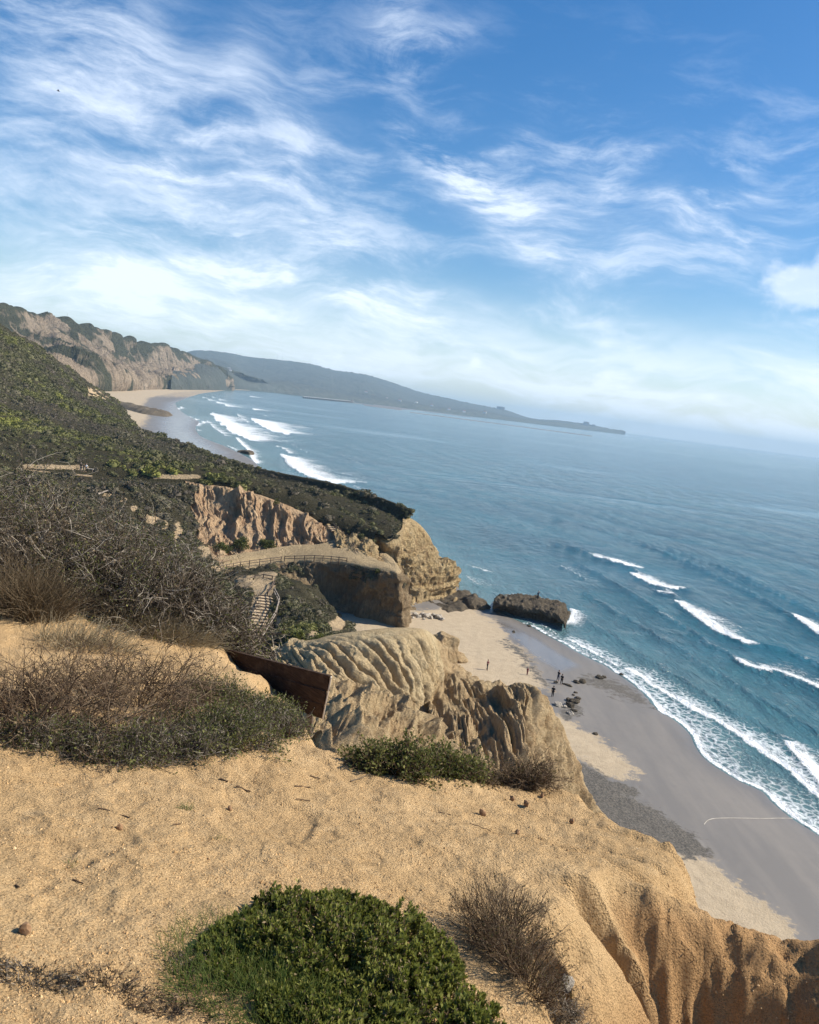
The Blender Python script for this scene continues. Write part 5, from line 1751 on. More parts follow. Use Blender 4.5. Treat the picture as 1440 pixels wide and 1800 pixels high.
# ------------------------------------------------------------------ rocks
def boulder(c, size, label, mat, seed, name='rock', cat='rock', group=None, sub=3, cuts=16, sink=.3, label_loc=None):
    import bmesh
    g = np.random.default_rng(seed + 3000)
    bm = bmesh.new()
    bmesh.ops.create_icosphere(bm, subdivisions=sub, radius=1)
    V = np.array([v.co[:] for v in bm.verts])
    Qf = np.array([[v.index for v in f.verts] for f in bm.faces])
    bm.free()
    N = unit(g.normal(size=(cuts, 3)))
    D = g.uniform(.62, 1.0, cuts)
    dots = V @ N.T
    r = np.min(np.where(dots > .12, D / np.maximum(dots, .12), 9), 1)
    r = np.minimum(r, 1.15)
    V = V * r[:, None]
    V = V * (1 + .10 * fbm(V * 2.2 + seed, 3, seed))[:, None]
    V = V * np.asarray(size, float)
    rz = g.uniform(0, 6.28) if label_loc is None else label_loc
    ca, sa = math.cos(rz), math.sin(rz)
    V = V @ np.array([[ca, sa, 0], [-sa, ca, 0], [0, 0, 1]])
    o = mesh(name, V, Qf, mat, smooth=False)
    o.location = [float(c[0]), float(c[1]), float(c[2] + size[2] * (1 - 2 * sink))]
    return tag(o, label, cat, group)


def flat_rock():
    a = [(868, 1055, 168), (890, 1050, 171), (930, 1049, 171), (960, 1056, 168), (985, 1064, 163), (1001, 1080, 157)]
    back_b = pz([(868, 1054), (892, 1050), (932, 1050), (962, 1057), (988, 1066), (1003, 1082)], -.6)
    back_t = pz([(869, 1055), (890, 1050.5), (932, 1050.5), (960, 1056), (984, 1064), (999, 1080)], 2.3)
    back_t[0][2], back_t[-1][2] = 1.2, 1.0
    ridge = pz([(870, 1054), (878, 1050), (930, 1053), (958, 1059), (980, 1068), (997, 1084)], 2.5)
    ridge[0][2], ridge[-1][2] = 1.6, 1.1
    front_t = pz([(868, 1058), (876, 1062), (925, 1068), (955, 1075), (978, 1081), (996, 1090)], 2.35)
    front_t[0][2], front_t[-1][2] = 1.3, .9
    front_m = pz([(868, 1066), (885, 1074), (928, 1084), (956, 1090), (978, 1094), (995, 1094)], 1.0)
    front_m = front_m + np.array([.2, 2.6, 0])
    front_b = pz([(866, 1071), (888, 1082), (928, 1094), (955, 1100), (977, 1103), (998, 1098)], -.3) + np.array([.3, 2.6, 0])
    lip = front_t + np.array([0, -.1, -.35])
    G, u, v = loft([back_b, back_t, ridge, front_t, lip, front_m, front_b], 170, 110)
    n = facing(G, normals(G))
    edge = sstep(u, 0, .05) * sstep(1 - u, 0, .05)
    G = G + n * ((.42 * fbm(G / 1.6, 4, 401) + .30 * ridged(G / np.array([2.4, 2.4, 1.0]), 3, 402) - .1) * (.3 + .7 * edge))[..., None]
    cen = G.mean(1, keepdims=True)
    for k in range(3):                                 # close both ends towards the middle line
        pass
    V = G.reshape(-1, 3)
    Q = gridq(*G.shape[:2])
    nv, nu = G.shape[:2]
    ends = []
    VV = [V]
    o_ = len(V)
    for col in (0, nu - 1):
        VV.append(G[:, col].mean(0)[None])
        idx = np.arange(nv) * nu + col
        ends += [[idx[i], idx[i + 1], o_, o_] for i in range(nv - 1)]
        o_ += 1
    V = np.concatenate(VV)
    tri = np.array(ends)[:, :3]
    Q3 = np.concatenate([Q[:, [0, 1, 2]], Q[:, [0, 2, 3]], tri])
    c = np.array([V[:, 0].mean(), V[:, 1].mean(), 0.])
    o = mesh('shore_rock', V - c, Q3, M['rock'])
    o.location = [float(q) for q in c]
    tag(o, 'long flat topped dark rock at the water, a person standing on it', 'rock')


flat_rock()
RG = 'dark rocks between the shelf and the flat rock'
for k, (px, py, s, lab) in enumerate([(829, 1066, (2.6, 2.2, 2.3), 'tallest dark rock against the end of the shelf'), (843, 1068, (2.2, 1.8, 1.5), 'dark rock second from the shelf'), (852, 1068, (1.2, 1.1, .8), 'small dark rock with a pale streak nearest the flat rock')]):
    boulder(onbeach(px, py), s, lab, M['rock'], 40 + k, group=RG)
boulder(onbeach(779, 1158), (3.3, 3.0, 3.2), 'big brown boulder at the foot of the bluff on the dry sand', M['spur'], 51, sub=5, cuts=22, sink=.22)
boulder(onbeach(805, 1160), (1.7, 1.5, 1.0), 'lower shoulder rock at the right of the big brown boulder', M['spur'], 52, sub=4)
boulder(onbeach(758, 1150), (2.0, 1.8, 1.5), 'brown rock at the left of the big boulder, half hidden', M['spur'], 53, sub=4)
PR = [(731, 1083, .8), (737, 1086, .55), (742, 1082, .7), (748, 1085, .8), (754, 1083, .6), (758, 1087, .55), (763, 1084, .75), (769, 1087, .8), (774, 1085, .6), (777, 1090, .6), (745, 1089, .4), (726, 1087, .45)]
PL = ['pale block at the left of the rubble by the shelf', 'pale block second in the rubble row', 'pale upright block of the rubble below the cave', 'large pale block in the middle of the rubble', 'small pale block right of the middle one', 'pale block fallen forward on the sand', 'tall pale block in the right half of the rubble', 'large pale slab at the right of the rubble', 'pale block next to the right slab', 'rightmost pale block of the rubble on the sand', 'little pale stone in front of the middle blocks', 'leftmost little pale stone beside the bluff corner']
for k, ((px, py, s), lab) in enumerate(zip(PR, PL)):
    boulder(onbeach(px, py), (s, s * .8, s * .75), lab, M['palerock'], 60 + k, group='pale rubble under the headland', sub=2, sink=.3)
SR = [(977, 1200, .35, 'dark stone at the feet of the wading pair'), (992, 1203, .30, 'dark stone right of the wading pair, first of three'), (997, 1204, .32, 'dark stone in the middle of three beside the pair'), (1001, 1206, .38, 'dark stone at the end of three beside the pair'), (1013, 1200, .62, 'long low dark rock out on the wet sand'), (1024, 1200, .7, 'higher dark rock at the end of the long low one'),
      (1055, 1192, .65, 'dark rock nearest the swash'), (1062, 1191, .4, 'small rock touching the one nearest the swash'), (1008, 1222, .28, 'small dark stone above the rock cluster'), (1012, 1218, .3, 'second small dark stone above the rock cluster'), (1016, 1228, .5, 'flat dark rock at the right of the cluster'), (1001, 1232, .55, 'dark rock at the top of the cluster'), (1002, 1241, .85, 'biggest dark rock of the cluster'), (1010, 1235, .7, 'mottled rock in the middle of the cluster'),
      (981, 1240, .75, 'pale smooth rock beside the bluff'), (992, 1243, .4, 'small pale rock next to the smooth one'), (1003, 1255, .6, 'white topped rock below the cluster'), (1009, 1250, .4, 'grey rock just below the biggest one'), (1047, 1291, .38, 'grey stone on the edge of the dry strip'), (1092, 1186, .45, 'dark rock in the edge of the foam'), (930, 1101, .5, 'flat stone in the wet channel by the flat rock'), (903, 1111, .4, 'small stone on the wet channel')]
for k, (px, py, s, lab) in enumerate(SR):
    boulder(onbeach(px, py), (s * 1.15, s * .85, s * .55), lab, M['palerock'] if k in (14, 15, 16) else M['rock'], 90 + k, group='rocks scattered on the wet sand', sub=3, sink=.3)
boulder(onbeach(436, 798), (6.5, 3.0, 1.8), 'dark rock in the shallows far along the bay', M['rock'], 130, group='far rocks in the shallows', sink=.35)
boulder(onbeach(428, 796), (3.5, 2.0, 1.2), 'small dark rock beside the far one in the shallows', M['rock'], 131, group='far rocks in the shallows', sink=.35)


def spit():
    a = pz([(206, 708), (225, 713), (250, 719), (270, 724), (288, 730)], 3.0)
    w = np.array([6., 26, 0])
    rows = [a + w * 1.4 - [0, 0, 4], a + w - [0, 0, 1], a + w * .2 + [0, 0, 1.5], a - w * .6 + [0, 0, .5], a - w - [0, 0, 4]]
    for r in rows:
        r[-1] = a[-1] - [0, 0, 3.2]
    G, u, v = loft(rows, 90, 40)
    G[..., 2] += 1.6 * fbm(G / 9, 3, 410) * np.sin(np.pi * np.clip(v / 4, 0, 1))
    o = mesh('reef', G.reshape(-1, 3), gridq(*G.shape[:2]), M['rock'])
    tag(o, 'long dark rock reef crossing the far beach into the water', 'reef')


spit()


def foam_line():
    P = pz([(1236, 1457), (1243, 1449), (1255, 1445), (1280, 1443), (1310, 1442), (1340, 1441), (1370, 1439), (1394, 1438)], .08)
    P = crom(P, np.linspace(0, len(P) - 1, 60))
    for q in P:
        q[2] = max(bz(q[0], q[1]), 0) + .02
    d = unit(np.gradient(P, axis=0))
    s = np.stack([-d[:, 1], d[:, 0], 0 * d[:, 0]], 1)
    w = (.032 + .022 * vn(P * 1.5, 3))[:, None]
    hump = P + [0, 0, .035]
    V = np.stack([P - s * w, hump, P + s * w], 0)
    mesh('foam_line', V.reshape(-1, 3), gridq(3, 60), M['foamline'], kind='stuff')


M['foamline'] = plain('dried_foam', (.50, .46, .39), .9, .2, 3)
foam_line()


# sticks, clods and crumbs lying on the near sand
def sticks():
    S = [((518, 1385), (546, 1386), .004, 'longest dark stick on the middle of the sand'), ((545, 1366), (562, 1372), .0045, 'short thick stick above the middle stick'), ((415, 1384), (440, 1394), .005, 'dark stick below the brush, tilted right'), ((386, 1372), (400, 1380), .005, 'stub of wood closest to the brush'),
         ((520, 1409), (545, 1410), .0028, 'thin stick lower than the others in the middle'), ((172, 1426), (228, 1442), .003, 'long curved twig on the left sand'), ((304, 1452), (318, 1450), .003, 'small twig left of centre on the sand'), ((714, 1372), (748, 1382), .004, 'stick just below the leafy shrubs'),
         ((770, 1430), (792, 1434), .003, 'thin stick left of the square clod'), ((826, 1450), (862, 1462), .0025, 'fine twig below the square clod'), ((128, 1548), (146, 1558), .003, 'twig low on the left sand'), ((28, 1560), (33, 1566), .004, 'tiny stub at the far left'), ((616, 1376), (655, 1352), .004, 'pale stick leaning out of the twig litter'), ((506, 1300), (508, 1275), .005, 'upright broken stick below the barrier end')]
    for a, b, r, lab in S:
        A, B = onground(*a), onground(*b)
        if lab.startswith('upright'):
            B = A + np.array([.01, .0, .12])
        log(A + [0, 0, r * .8], B + [0, 0, r * 1.2], r, lab, M['twig_brown'] if 'pale' not in lab else M['twig_grey'], 'stick', 'sticks lying on the sand')
    K = [((847, 1434), .022, 'square dark clod standing on the right sand'), ((909, 1466), .016, 'round brown clod low on the right sand'), ((924, 1418), .02, 'dark clod under the dry shrub'), ((953, 1402), .015, 'small clod right of the dry shrub'), ((900, 1408), .02, 'flat clod at the twiggy scrape'), ((1005, 1448), .02, 'broad clod near the right brow'), ((210, 1462), .016, 'crumbled clod beside the curved twig'), ((404, 1424), .014, 'clod of dark earth left of centre'), ((43, 1640), .02, 'dark clod at the lower left')]
    for k, (p, s, lab) in enumerate(K):
        boulder(onground(*p), (s, s * .9, s), lab, M['clod'], 200 + k, 'clod', 'clod', 'clods on the sand', 2, 14, .2)
    boulder(onground(990, 1772), (.045, .03, .025), 'pale stone lying in the heap of grey twigs', M['palerock'], 230, 'stone', 'stone', None, 3, 14, .3)


M['clod'] = plain('earth_clod', (.25, .15, .08), .95, .3, 40)
sticks()
CRUMB = bpy.data.collections.new('crumb_kinds')
for k in range(5):
    g = np.random.default_rng(k)
    V = np.array([[0, 0, 1], [.9, 0, .1], [.2, .9, 0], [-.8, .4, .1], [-.5, -.8, 0], [.5, -.8, .1], [0, 0, -.7]]) * g.uniform(.6, 1.2, (7, 3))
    F_ = [[0, 1, 2], [0, 2, 3], [0, 3, 4], [0, 4, 5], [0, 5, 1], [6, 2, 1], [6, 3, 2], [6, 4, 3], [6, 5, 4], [6, 1, 5]]
    CRUMB.objects.link(mesh('crumb_kind', V, np.array(F_), M['crumb'] if 'crumb' in M else M.setdefault('crumb', leafmat('sand_crumb', (.24, .145, .07), (.50, .32, .15), (.66, .47, .26), .95, .1, 0.0, 'INSTANCER')), smooth=False, link=False))


def crumbs():
    g = np.random.default_rng(77)
    n = 110000
    a = np.radians(g.uniform(-32, 32, n))
    r = 1 / g.uniform(1 / 7.0, 1 / 1.5, n)
    P = np.stack([np.sin(a) * r, np.cos(a) * r], 1)
    z, rud, s = ground_z(P)
    ok = (s < .9)
    dens = fbm(np.concatenate([P, 0 * P[:, :1]], 1) / .35, 3, 55)
    ok &= g.uniform(-.6, .8, n) < dens + .25
    P, z, r = P[ok], z[ok], r[ok]
    n = len(P)
    instances('gravel', np.concatenate([P, z[:, None]], 1), np.clip(g.lognormal(-6.15, .42, n), .0009, .0075) * (.75 + .12 * r), np.clip(g.normal(.45, .25, n), 0, 1), CRUMB, 31)


crumbs()


# ------------------------------------------------------------------ people
def limb(paths):
    # one skin: rings lofted along each limb, joined by overlap inside the torso
    Vs, Qs, o = [], [], 0
    for P, Rd in paths:
        P, Rd = np.array(P, float), np.array(Rd, float)
        s = np.linspace(0, len(P) - 1, (len(P) - 1) * 3 + 1)
        Pc, Rc = crom(P, s), np.maximum(crom(Rd[:, None], s)[:, 0], .004)
        tan = unit(np.gradient(Pc, axis=0))
        a = unit(np.cross(tan, np.array([0.02, 1., 0])))
        b = np.cross(tan, a)
        th = np.arange(8) * np.pi / 4
        V = Pc[:, None] + Rc[:, None, None] * (np.cos(th)[None, :, None] * a[:, None] + .8 * np.sin(th)[None, :, None] * b[:, None])
        m = len(Pc)
        V = np.concatenate([V.reshape(-1, 3), Pc[:1], Pc[-1:]])
        Q = [[i * 8 + j, i * 8 + (j + 1) % 8, (i + 1) * 8 + (j + 1) % 8, (i + 1) * 8 + j] for i in range(m - 1) for j in range(8)]
        T = [[(j + 1) % 8, j, m * 8] for j in range(8)] + [[(m - 1) * 8 + j, (m - 1) * 8 + (j + 1) % 8, m * 8 + 1] for j in range(8)]
        tri = [[q[0], q[1], q[2]] for q in Q] + [[q[0], q[2], q[3]] for q in Q] + T
        Vs.append(V)
        Qs.append(np.array(tri) + o)
        o += len(V)
    return np.concatenate(Vs), np.concatenate(Qs)


def person(foot, height, face, label, top='black', bottom='black', legs=(.10, -.06), arms='down', group=None, bag=None, hat=None, bend=0.0):
    e = empty('person', foot, label, 'person', group)
    k = height / 1.75
    e.rotation_euler = (0, 0, face)
    e.scale = (k, k, k)
    la, lb = legs
    hip, sh = .92, 1.42
    def T(p):                                          # lean of the trunk from the hips
        x, y, z = p
        if z > hip:
            dz = z - hip
            return (x, y - math.sin(bend) * dz, hip + math.cos(bend) * dz)
        return p
    def leg(sx, st):
        kx = .5 * st
        return [(sx * .09, 0, .95), (sx * .10, -kx * .9 - .02, .50), (sx * .10, -st + .0, .09), (sx * .10, -st - .02, .04), (sx * .105, -st - .17, .03)]
    LR = [.095, .062, .042, .045, .03]
    hand = {'down': lambda sx: [T((sx * .185, 0, sh - .02)), T((sx * .235, .03, 1.16)), T((sx * .245, -.05, .92)), T((sx * .24, -.09, .82)), T((sx * .235, -.11, .76))],
            'phone': lambda sx: [T((sx * .185, 0, sh - .02)), T((sx * .24, -.04, 1.17)), T((sx * .15, -.26, 1.24)), T((sx * .09, -.32, 1.30)), T((sx * .07, -.35, 1.33))],
            'up': lambda sx: [T((sx * .185, 0, sh - .02)), T((sx * .30, -.03, 1.52)), T((sx * .22, -.06, 1.72)), T((sx * .17, -.06, 1.80)), T((sx * .16, -.06, 1.86))]}
    AR = [.058, .046, .034, .036, .018]
    def arm(sx):
        mode = arms if isinstance(arms, str) else arms[0 if sx < 0 else 1]
        return hand[mode](sx)
    trunk = [T((0, 0, .88)), T((0, 0, 1.05)), T((0, -.01, 1.25)), T((0, 0, 1.40)), T((0, -.005, 1.47)), T((0, -.02, 1.54)), T((0, -.03, 1.63)), T((0, -.025, 1.72)), T((0, -.02, 1.755))]
    TR_ = [.13, .135, .165, .165, .075, .062, .098, .085, .02]
    V, Q = limb([(trunk, TR_), (leg(-1, la), LR), (leg(1, lb), LR), (arm(-1), AR), (arm(1), AR), ([T((0, -.105, 1.66)), T((0, -.135, 1.63)), T((0, -.11, 1.615))], [.012, .018, .01])])
    mesh('body', V, Q, M['skin'], e)
    up_ = lambda R_, f: [r * f + .008 for r in R_]
    V, Q = limb([(trunk[:5], up_([.135, .14, .17, .17, .08], 1.03)), (arm(-1)[:2], up_(AR[:2], 1.15)), (arm(1)[:2], up_(AR[:2], 1.15))])
    mesh('shirt', V, Q, CL[top], e)
    a_, b_ = leg(-1, la)[:3], leg(1, lb)[:3]
    V, Q = limb([([T((0, 0, .84)), T((0, 0, .95)), T((0, 0, 1.06))], [.145, .155, .145]), (a_, up_(LR[:3], 1.12)), (b_, up_(LR[:3], 1.12))])
    mesh('trousers', V, Q, CL[bottom], e)
    h = T((0, -.005, 1.695))
    V, Q = limb([([(h[0], h[1] + .03, h[2] - .09), (h[0], h[1] + .02, h[2]), (h[0], h[1], h[2] + .075)], [.085, .112, .05])])
    mesh('hat' if hat else 'hair', V, Q, CL[hat] if hat else M['hair'], e)
    if bag:
        b = T((0, .19, 1.22))
        V, Q = limb([([(b[0], b[1], b[2] - .22), b, (b[0], b[1] - .02, b[2] + .2)], [.12, .17, .11])])
        o = mesh('backpack', V, Q, CL[bag])
        o.parent = None
        o.matrix_world = Matrix.Translation([float(q) for q in foot]) @ Matrix.Rotation(face, 4, 'Z') @ Matrix.Scale(k, 4)
        tag(o, 'pack worn by the %s' % label.split(' with ')[0].split(' standing')[0].split(' on ')[0], 'backpack')
    return e


person(onbeach(856, 1178), 1.72, .9, 'person in dark clothes walking alone on the dry sand of the cove', 'maroon', 'black', (.16, -.14), 'phone')
person(onbeach(926.5, 1186.5), 1.25, .4, 'child in dark red standing on the sand right of the lone walker', 'maroon', 'maroon', (.04, -.04))
person(onbeach(980.5, 1197), 1.75, 2.2, 'taller dark clad person of the pair on the wet sand', 'black', 'navy', (.1, -.1), 'phone')
person(onbeach(986.5, 1203), 1.68, 2.5, 'shorter dark clad person of the pair on the wet sand', 'black', 'black', (.08, -.1), 'down')
person(onbeach(971, 1225), 1.7, 2.9, 'person in black at the bluff edge, feet close to the rocks', 'black', 'black', (.02, -.02))
pf = pz([(945, 1053.5)], 3.1)[0]
person(pf, 1.75, .3, 'dark figure standing on top of the flat rock', 'navy', 'black', (.05, -.05), ('down', 'up'))
pf2 = pz([(976, 1072)], 2.0)[0]
person(pf2, 1.35, 1.2, 'small crouched figure near the seaward end of the flat rock', 'grey', 'black', (.12, -.02), 'phone', bend=.6)


def on_land(px, py, key, Y0):
    return at(px, py, Y0)


person(at(142, 828.5, 158.5), 1.72, .2, 'hiker in a white cap at the left on the hill path', 'black', 'grey', (.1, -.1), 'down', 'hikers on the hill path', hat='white')
person(at(147, 829.5, 157.5), 1.62, -.5, 'hiker in black with pale legs between the other two', 'black', 'khaki', (.05, -.05), 'down', 'hikers on the hill path')
person(at(151.5, 829.5, 158.5), 1.7, -.2, 'hiker in a white top beside the path bench', 'white', 'black', (.05, -.08), 'down', 'hikers on the hill path')


def path_bench():
    p = at(158, 828, 158)
    e = empty('bench', p, 'pale wooden bench next to the hikers on the hill path', 'bench')
    org = np.array(e.location)
    boxobj('seat', p + [0, 0, .45], X, .7, Yv, .2, Zv, .05, M['trim'], e, org)
    for s in (-.5, .5):
        boxobj('leg', p + [s, 0, .15], X, .06, Yv, .17, Zv, .25, M['timber'], e, org)


path_bench()


def bird():
    p = at(102.5, 160, 105)
    e = empty('bird', p, 'tiny dark bird gliding high in the left of the sky', 'bird')
    V, Q = limb([([(-.2, 0, 0), (-.08, 0, .01), (.05, 0, .01), (.14, 0, .03), (.2, 0, .02)], [.012, .045, .05, .03, .008])])
    mesh('body', V, Q, CL['black'], e)
    for s in (-1, 1):
        V, Q = limb([([(0, s * .02, .02), (.03, s * .16, .10), (-.02, s * .32, .06), (-.08, s * .44, .04)], [.05, .05, .035, .01])])
        mesh('wing', V * [1, 1, 1], Q, CL['black'], e)
    e.rotation_euler = (.5, .1, .6)


bird()


# ------------------------------------------------------------------ far buildings, trees and pier
M['bldg'] = plain('pale_building', (.42, .42, .43), .8, .08, .05)
M['glass'] = plain('dark_window', (.05, .06, .08), .2, .1, .1, .5)
M['roof'] = plain('red_roof', (.22, .11, .08), .9, .2, .2)


def building(c, w, d, h, label, floors, bays, rz=0, group=None, name='building', flatroof=True):
    e = empty(name, c, label, 'building', group)
    e.rotation_euler = (0, 0, rz)
    z0 = np.zeros(3)
    boxobj('wall', np.array([0, 0, h / 2 - 3]), X, w / 2, Yv, d / 2, Zv, h / 2 + 3, M['bldg'], e)
    boxobj('roof', np.array([0, 0, h + .4]), X, w / 2 + .4, Yv, d / 2 + .4, Zv, .4, M['roof'] if not flatroof else M['bldg'], e)
    boxobj('plant_room', np.array([w * .12, 0, h + 2.0]), X, w * .18, Yv, d * .2, Zv, 1.3, M['bldg'], e)
    for f in range(floors):
        for b in range(bays):
            z = h * (f + .55) / floors
            x = -w / 2 + w * (b + .5) / bays
            boxobj('window', np.array([x, -d / 2 - .05, z]), X, w / bays * .34, Yv, .08, Zv, h / floors * .28, M['glass'], e)
    return e


building(at(92, 573, 1680), 26, 30, 10, 'wide grey building on the brink of the far cliff', 3, 7, .5)
building(at(481, 634.5, 8050), 60, 40, 16, 'long low building on the crest of the far hills', 2, 6, .2)
building(at(1030, 748.5, 9500), 62, 40, 46, 'tall block near the tip of the far headland', 5, 5, .1)
building(at(1043, 750, 9600), 40, 30, 24, 'lower block right of the tall one on the headland', 3, 4, .1)
building(at(880, 719, 9300), 90, 40, 26, 'broad block on the slope of the far headland', 3, 7, .1)
building(at(402, 650, 3900), 28, 18, 8, 'pale house on the green bluff of the second cliff', 2, 4, .5)


def mast(px, py, Y, h, label):
    p = at(px, py, Y)
    r = h / 90
    V = [p + [a * r, b * r, -2] for a, b in ((-1, -1), (1, -1), (1, 1), (-1, 1))] + [p + [a * r * .35, b * r * .35, h] for a, b in ((-1, -1), (1, -1), (1, 1), (-1, 1))]
    o = mesh('antenna_mast', np.array(V) - p, np.array([[0, 1, 5, 4], [1, 2, 6, 5], [2, 3, 7, 6], [3, 0, 4, 7], [4, 5, 6, 7]]), M['bldg'], smooth=False)
    o.location = [float(q) for q in p]
    tag(o, label, 'mast', 'masts on the far crests')


mast(117, 572, 1650, 26, 'thin mast behind the building on the far cliff')
mast(487, 634, 8050, 70, 'left mast on the crest of the far hills')
mast(496, 635, 8050, 82, 'right mast on the crest of the far hills')
mast(556, 644.5, 8250, 60, 'lone mast further down the far crest')


def tree(px, py, Y, h, w, label, seed, shape='round', group='trees on the far cliff top'):
    c = at(px, py, Y)
    g = np.random.default_rng(seed + 4000)
    e = empty('tree', c, label, 'tree', group)
    P = np.array([[0, 0, -3], [0, 0, h * .3], [w * .06, 0, h * .6], [w * .02, 0, h * .9]])
    V, Q = limb([(P, [h * .035, h * .03, h * .02, h * .008]), ([(0, 0, h * .4), (w * .2, 0, h * .6), (w * .33, .1, h * .72)], [h * .018, h * .012, h * .006]), ([(0, 0, h * .45), (-w * .2, 0, h * .62), (-w * .34, .1, h * .75)], [h * .018, h * .012, h * .006])])
    mesh('trunk', V, Q, M['bark'], e)
    n = 420
    d = unit(g.normal(size=(n, 3)))
    cl = g.integers(0, 6, n)
    cc = np.stack([g.uniform(-.34, .34, 6) * w, g.uniform(-.3, .3, 6) * w, h * g.uniform(.62, .92, 6)], 1)
    rr_ = g.uniform(.4, 1, n) ** .4
    pos = cc[cl] + d * rr_[:, None] * np.array([w * .22, w * .22, h * .15])
    V, Q = leaves(pos, d + .6 * g.normal(size=d.shape), g.uniform(.08, .16, n) * w, .45, seed)
    mesh('crown', V, Q, M['tree_leaf'], e, {'tint': np.repeat(g.uniform(0, 1, n), 4)})


for k, q in enumerate([(8, 553, 1320, 10, 16, 'tree group at the far left end of the cliff top'), (20, 557, 1360, 8, 12, 'small tree right of the leftmost cliff trees'), (110, 580, 1600, 9, 17, 'broad dark tree right of the grey building'), (133, 585, 1660, 11, 14, 'wind bent tree standing clear against the sky'), (158, 589, 1740, 8, 16, 'low wide tree right of the wind bent one'), (190, 596, 1860, 6, 10, 'small round tree on the dark gully rim'),
                           (222, 603, 2000, 9, 6, 'thin upright tree above the pale cliff'), (241, 607, 2100, 9, 6, 'second thin tree above the pale cliff'), (256, 610, 2180, 8, 8, 'third thin tree above the pale cliff'), (284, 615, 2400, 8, 12, 'dense tree past the thin trio'), (318, 624, 2720, 9, 16, 'tree at the bend of the cliff top')]):
    tree(*q, seed=k)


def treelines():
    g = np.random.default_rng(91)
    P = []
    for _ in range(700):
        s = g.uniform(0, len(FC_TOP) - 1)
        p = crom(FC_TOP, np.array([s]))[0]
        q = g.uniform(-6, 60)
        P.append(p + np.array([-.5, .85, 0]) * q + [0, 0, -.8])
    for _ in range(420):
        s = g.uniform(0, len(C2_TOP) - 1)
        p = crom(C2_TOP, np.array([s]))[0]
        P.append(p + np.array([-.5, .85, 0]) * g.uniform(4, 90) + [0, 0, -2.5])
    P = np.array(P)
    instances('treeline', P, np.clip(g.lognormal(.9, .4, len(P)), 1, 6.5), np.clip(g.normal(.25, .2, len(P)), 0, 1), PROTO, 92)
    top = rowpts(LJ_TOP)
    P = []
    for _ in range(900):
        s = g.uniform(1, len(top) - 1.2)
        P.append(crom(top, np.array([s]))[0] + np.array([0, g.uniform(-60, 40), -2]))
    P = np.array(P)
    instances('treeline', P, np.clip(g.lognormal(2.0, .45, len(P)), 4, 18), np.clip(g.normal(.25, .2, len(P)), 0, 1), PROTO, 93)


treelines()


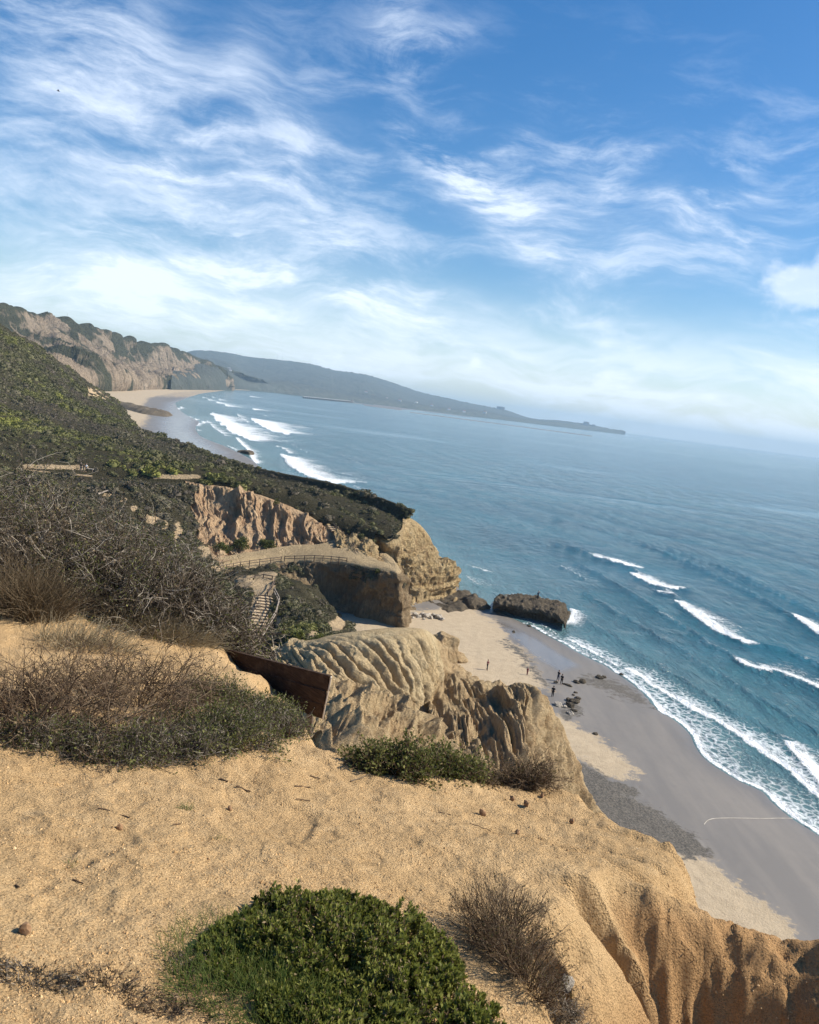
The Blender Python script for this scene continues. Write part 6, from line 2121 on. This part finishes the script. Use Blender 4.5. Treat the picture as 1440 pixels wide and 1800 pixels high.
def house_row():
    g = np.random.default_rng(95)
    V0, Q0 = [], []
    box(V0, Q0, (0, 0, 3), X, 6, Yv, 5, Zv, 3.5)
    o = len(V0)
    V0 += [np.array(q, float) for q in [(-6.6, -5.6, 6.6), (6.6, -5.6, 6.6), (6.6, 5.6, 6.6), (-6.6, 5.6, 6.6), (-5, 0, 9.2), (5, 0, 9.2)]]
    me_w = mesh('wall', np.array(V0[:8]), np.array(Q0), M['white'], smooth=False, link=False).data
    rt = np.array([[0, 1, 5, 4], [2, 3, 4, 5], [1, 2, 5, 5], [3, 0, 4, 4], [3, 2, 1, 0]])
    tri = [[0, 1, 5], [0, 5, 4], [2, 3, 4], [2, 4, 5], [1, 2, 5], [3, 0, 4], [3, 2, 1], [3, 1, 0]]
    me_r = mesh('roof', np.array(V0[8:]), np.array(tri), M['roof'], smooth=False, link=False).data
    spots = [(518 + 9 * k, 693.5 + 1.08 * k + g.uniform(-.8, .3), None) for k in range(7)]
    spots += [(x + g.uniform(-6, 6), y + g.uniform(-3, 3), 1) for x, y in [(548, 668), (556, 669), (566, 672), (585, 676), (592, 678), (470, 650), (492, 655), (520, 661), (610, 680), (640, 692), (655, 697), (680, 702), (705, 705), (730, 709), (760, 714), (790, 718), (820, 722), (850, 727), (575, 690), (600, 695), (632, 700), (530, 678), (505, 672)]]
    for px, py, hill in spots:
        Yd = 5200 if hill is None else np.interp(py - (690 + (px - 480) * .1195), [-60, 0], [7600, 5600])
        p = at(px, py, Yd)
        e = empty('house', p, 'white seafront house in the row by the pier' if hill is None else 'white house among the trees of the far hills', 'house', 'houses of the far shore' if hill is None else 'houses on the far hills')
        e.scale = [g.uniform(1.0, 1.9)] * 3
        e.rotation_euler = (0, 0, g.uniform(-.5, .5))
        for nm, me in (('wall', me_w), ('roof', me_r)):
            o_ = bpy.data.objects.new(nm, me)
            C.objects.link(o_)
            o_.parent = e


house_row()


def pier():
    a, b = onz(532, 696.5, 9), onz(621, 705.5, 9)
    b = a + (b - a)
    e = empty('pier', a * [1, 1, 0], 'long thin pier on piles in front of the far hills', 'pier')
    org = np.array(e.location)
    d = unit(b - a)
    s = np.array([-d[1], d[0], 0])
    L = np.linalg.norm(b - a)
    boxobj('deck', (a + b) / 2, d, L / 2, s, 4, Zv, .8, M['bldg'], e, org)
    me = None
    n = 30
    for k in range(n):
        p = a + (b - a) * (k + .5) / n
        if me is None:
            o = boxobj('pile', [0, 0, 0], d, 1.6, s, 3.5, Zv, 5.6, M['timber'], e)
            me = o.data
        else:
            o = bpy.data.objects.new('pile', me)
            C.objects.link(o)
            o.parent = e
        o.location = [float(q) for q in (p - org - [0, 0, 5.8])]
    boxobj('hut', b - d * 40 + [0, 0, 4], d, 9, s, 5, Zv, 4, M['timber'], e, org)


pier()

# ------------------------------------------------------------------ air
def haze():
    lo, hi = np.array([-25000., -25000., -14.]), np.array([25000., 25000., 345.])
    V = [(x, y, z) for z in (lo[2], hi[2]) for y in (lo[1], hi[1]) for x in (lo[0], hi[0])]
    Q = [(0, 2, 3, 1), (4, 5, 7, 6), (0, 1, 5, 4), (2, 6, 7, 3), (0, 4, 6, 2), (1, 3, 7, 5)]
    m = bpy.data.materials.new('haze')
    m.use_nodes = True
    t = NT(m.node_tree)
    v = t.n('ShaderNodeVolumePrincipled', {'Color': (.56, .80, 1, 1), 'Density': HAZE, 'Anisotropy': 0.0})
    t.n('ShaderNodeOutputMaterial', {'Volume': v.outputs[0]})
    mesh('haze', V, Q, m, smooth=False, kind='stuff')


HAZE = 8e-5
haze()
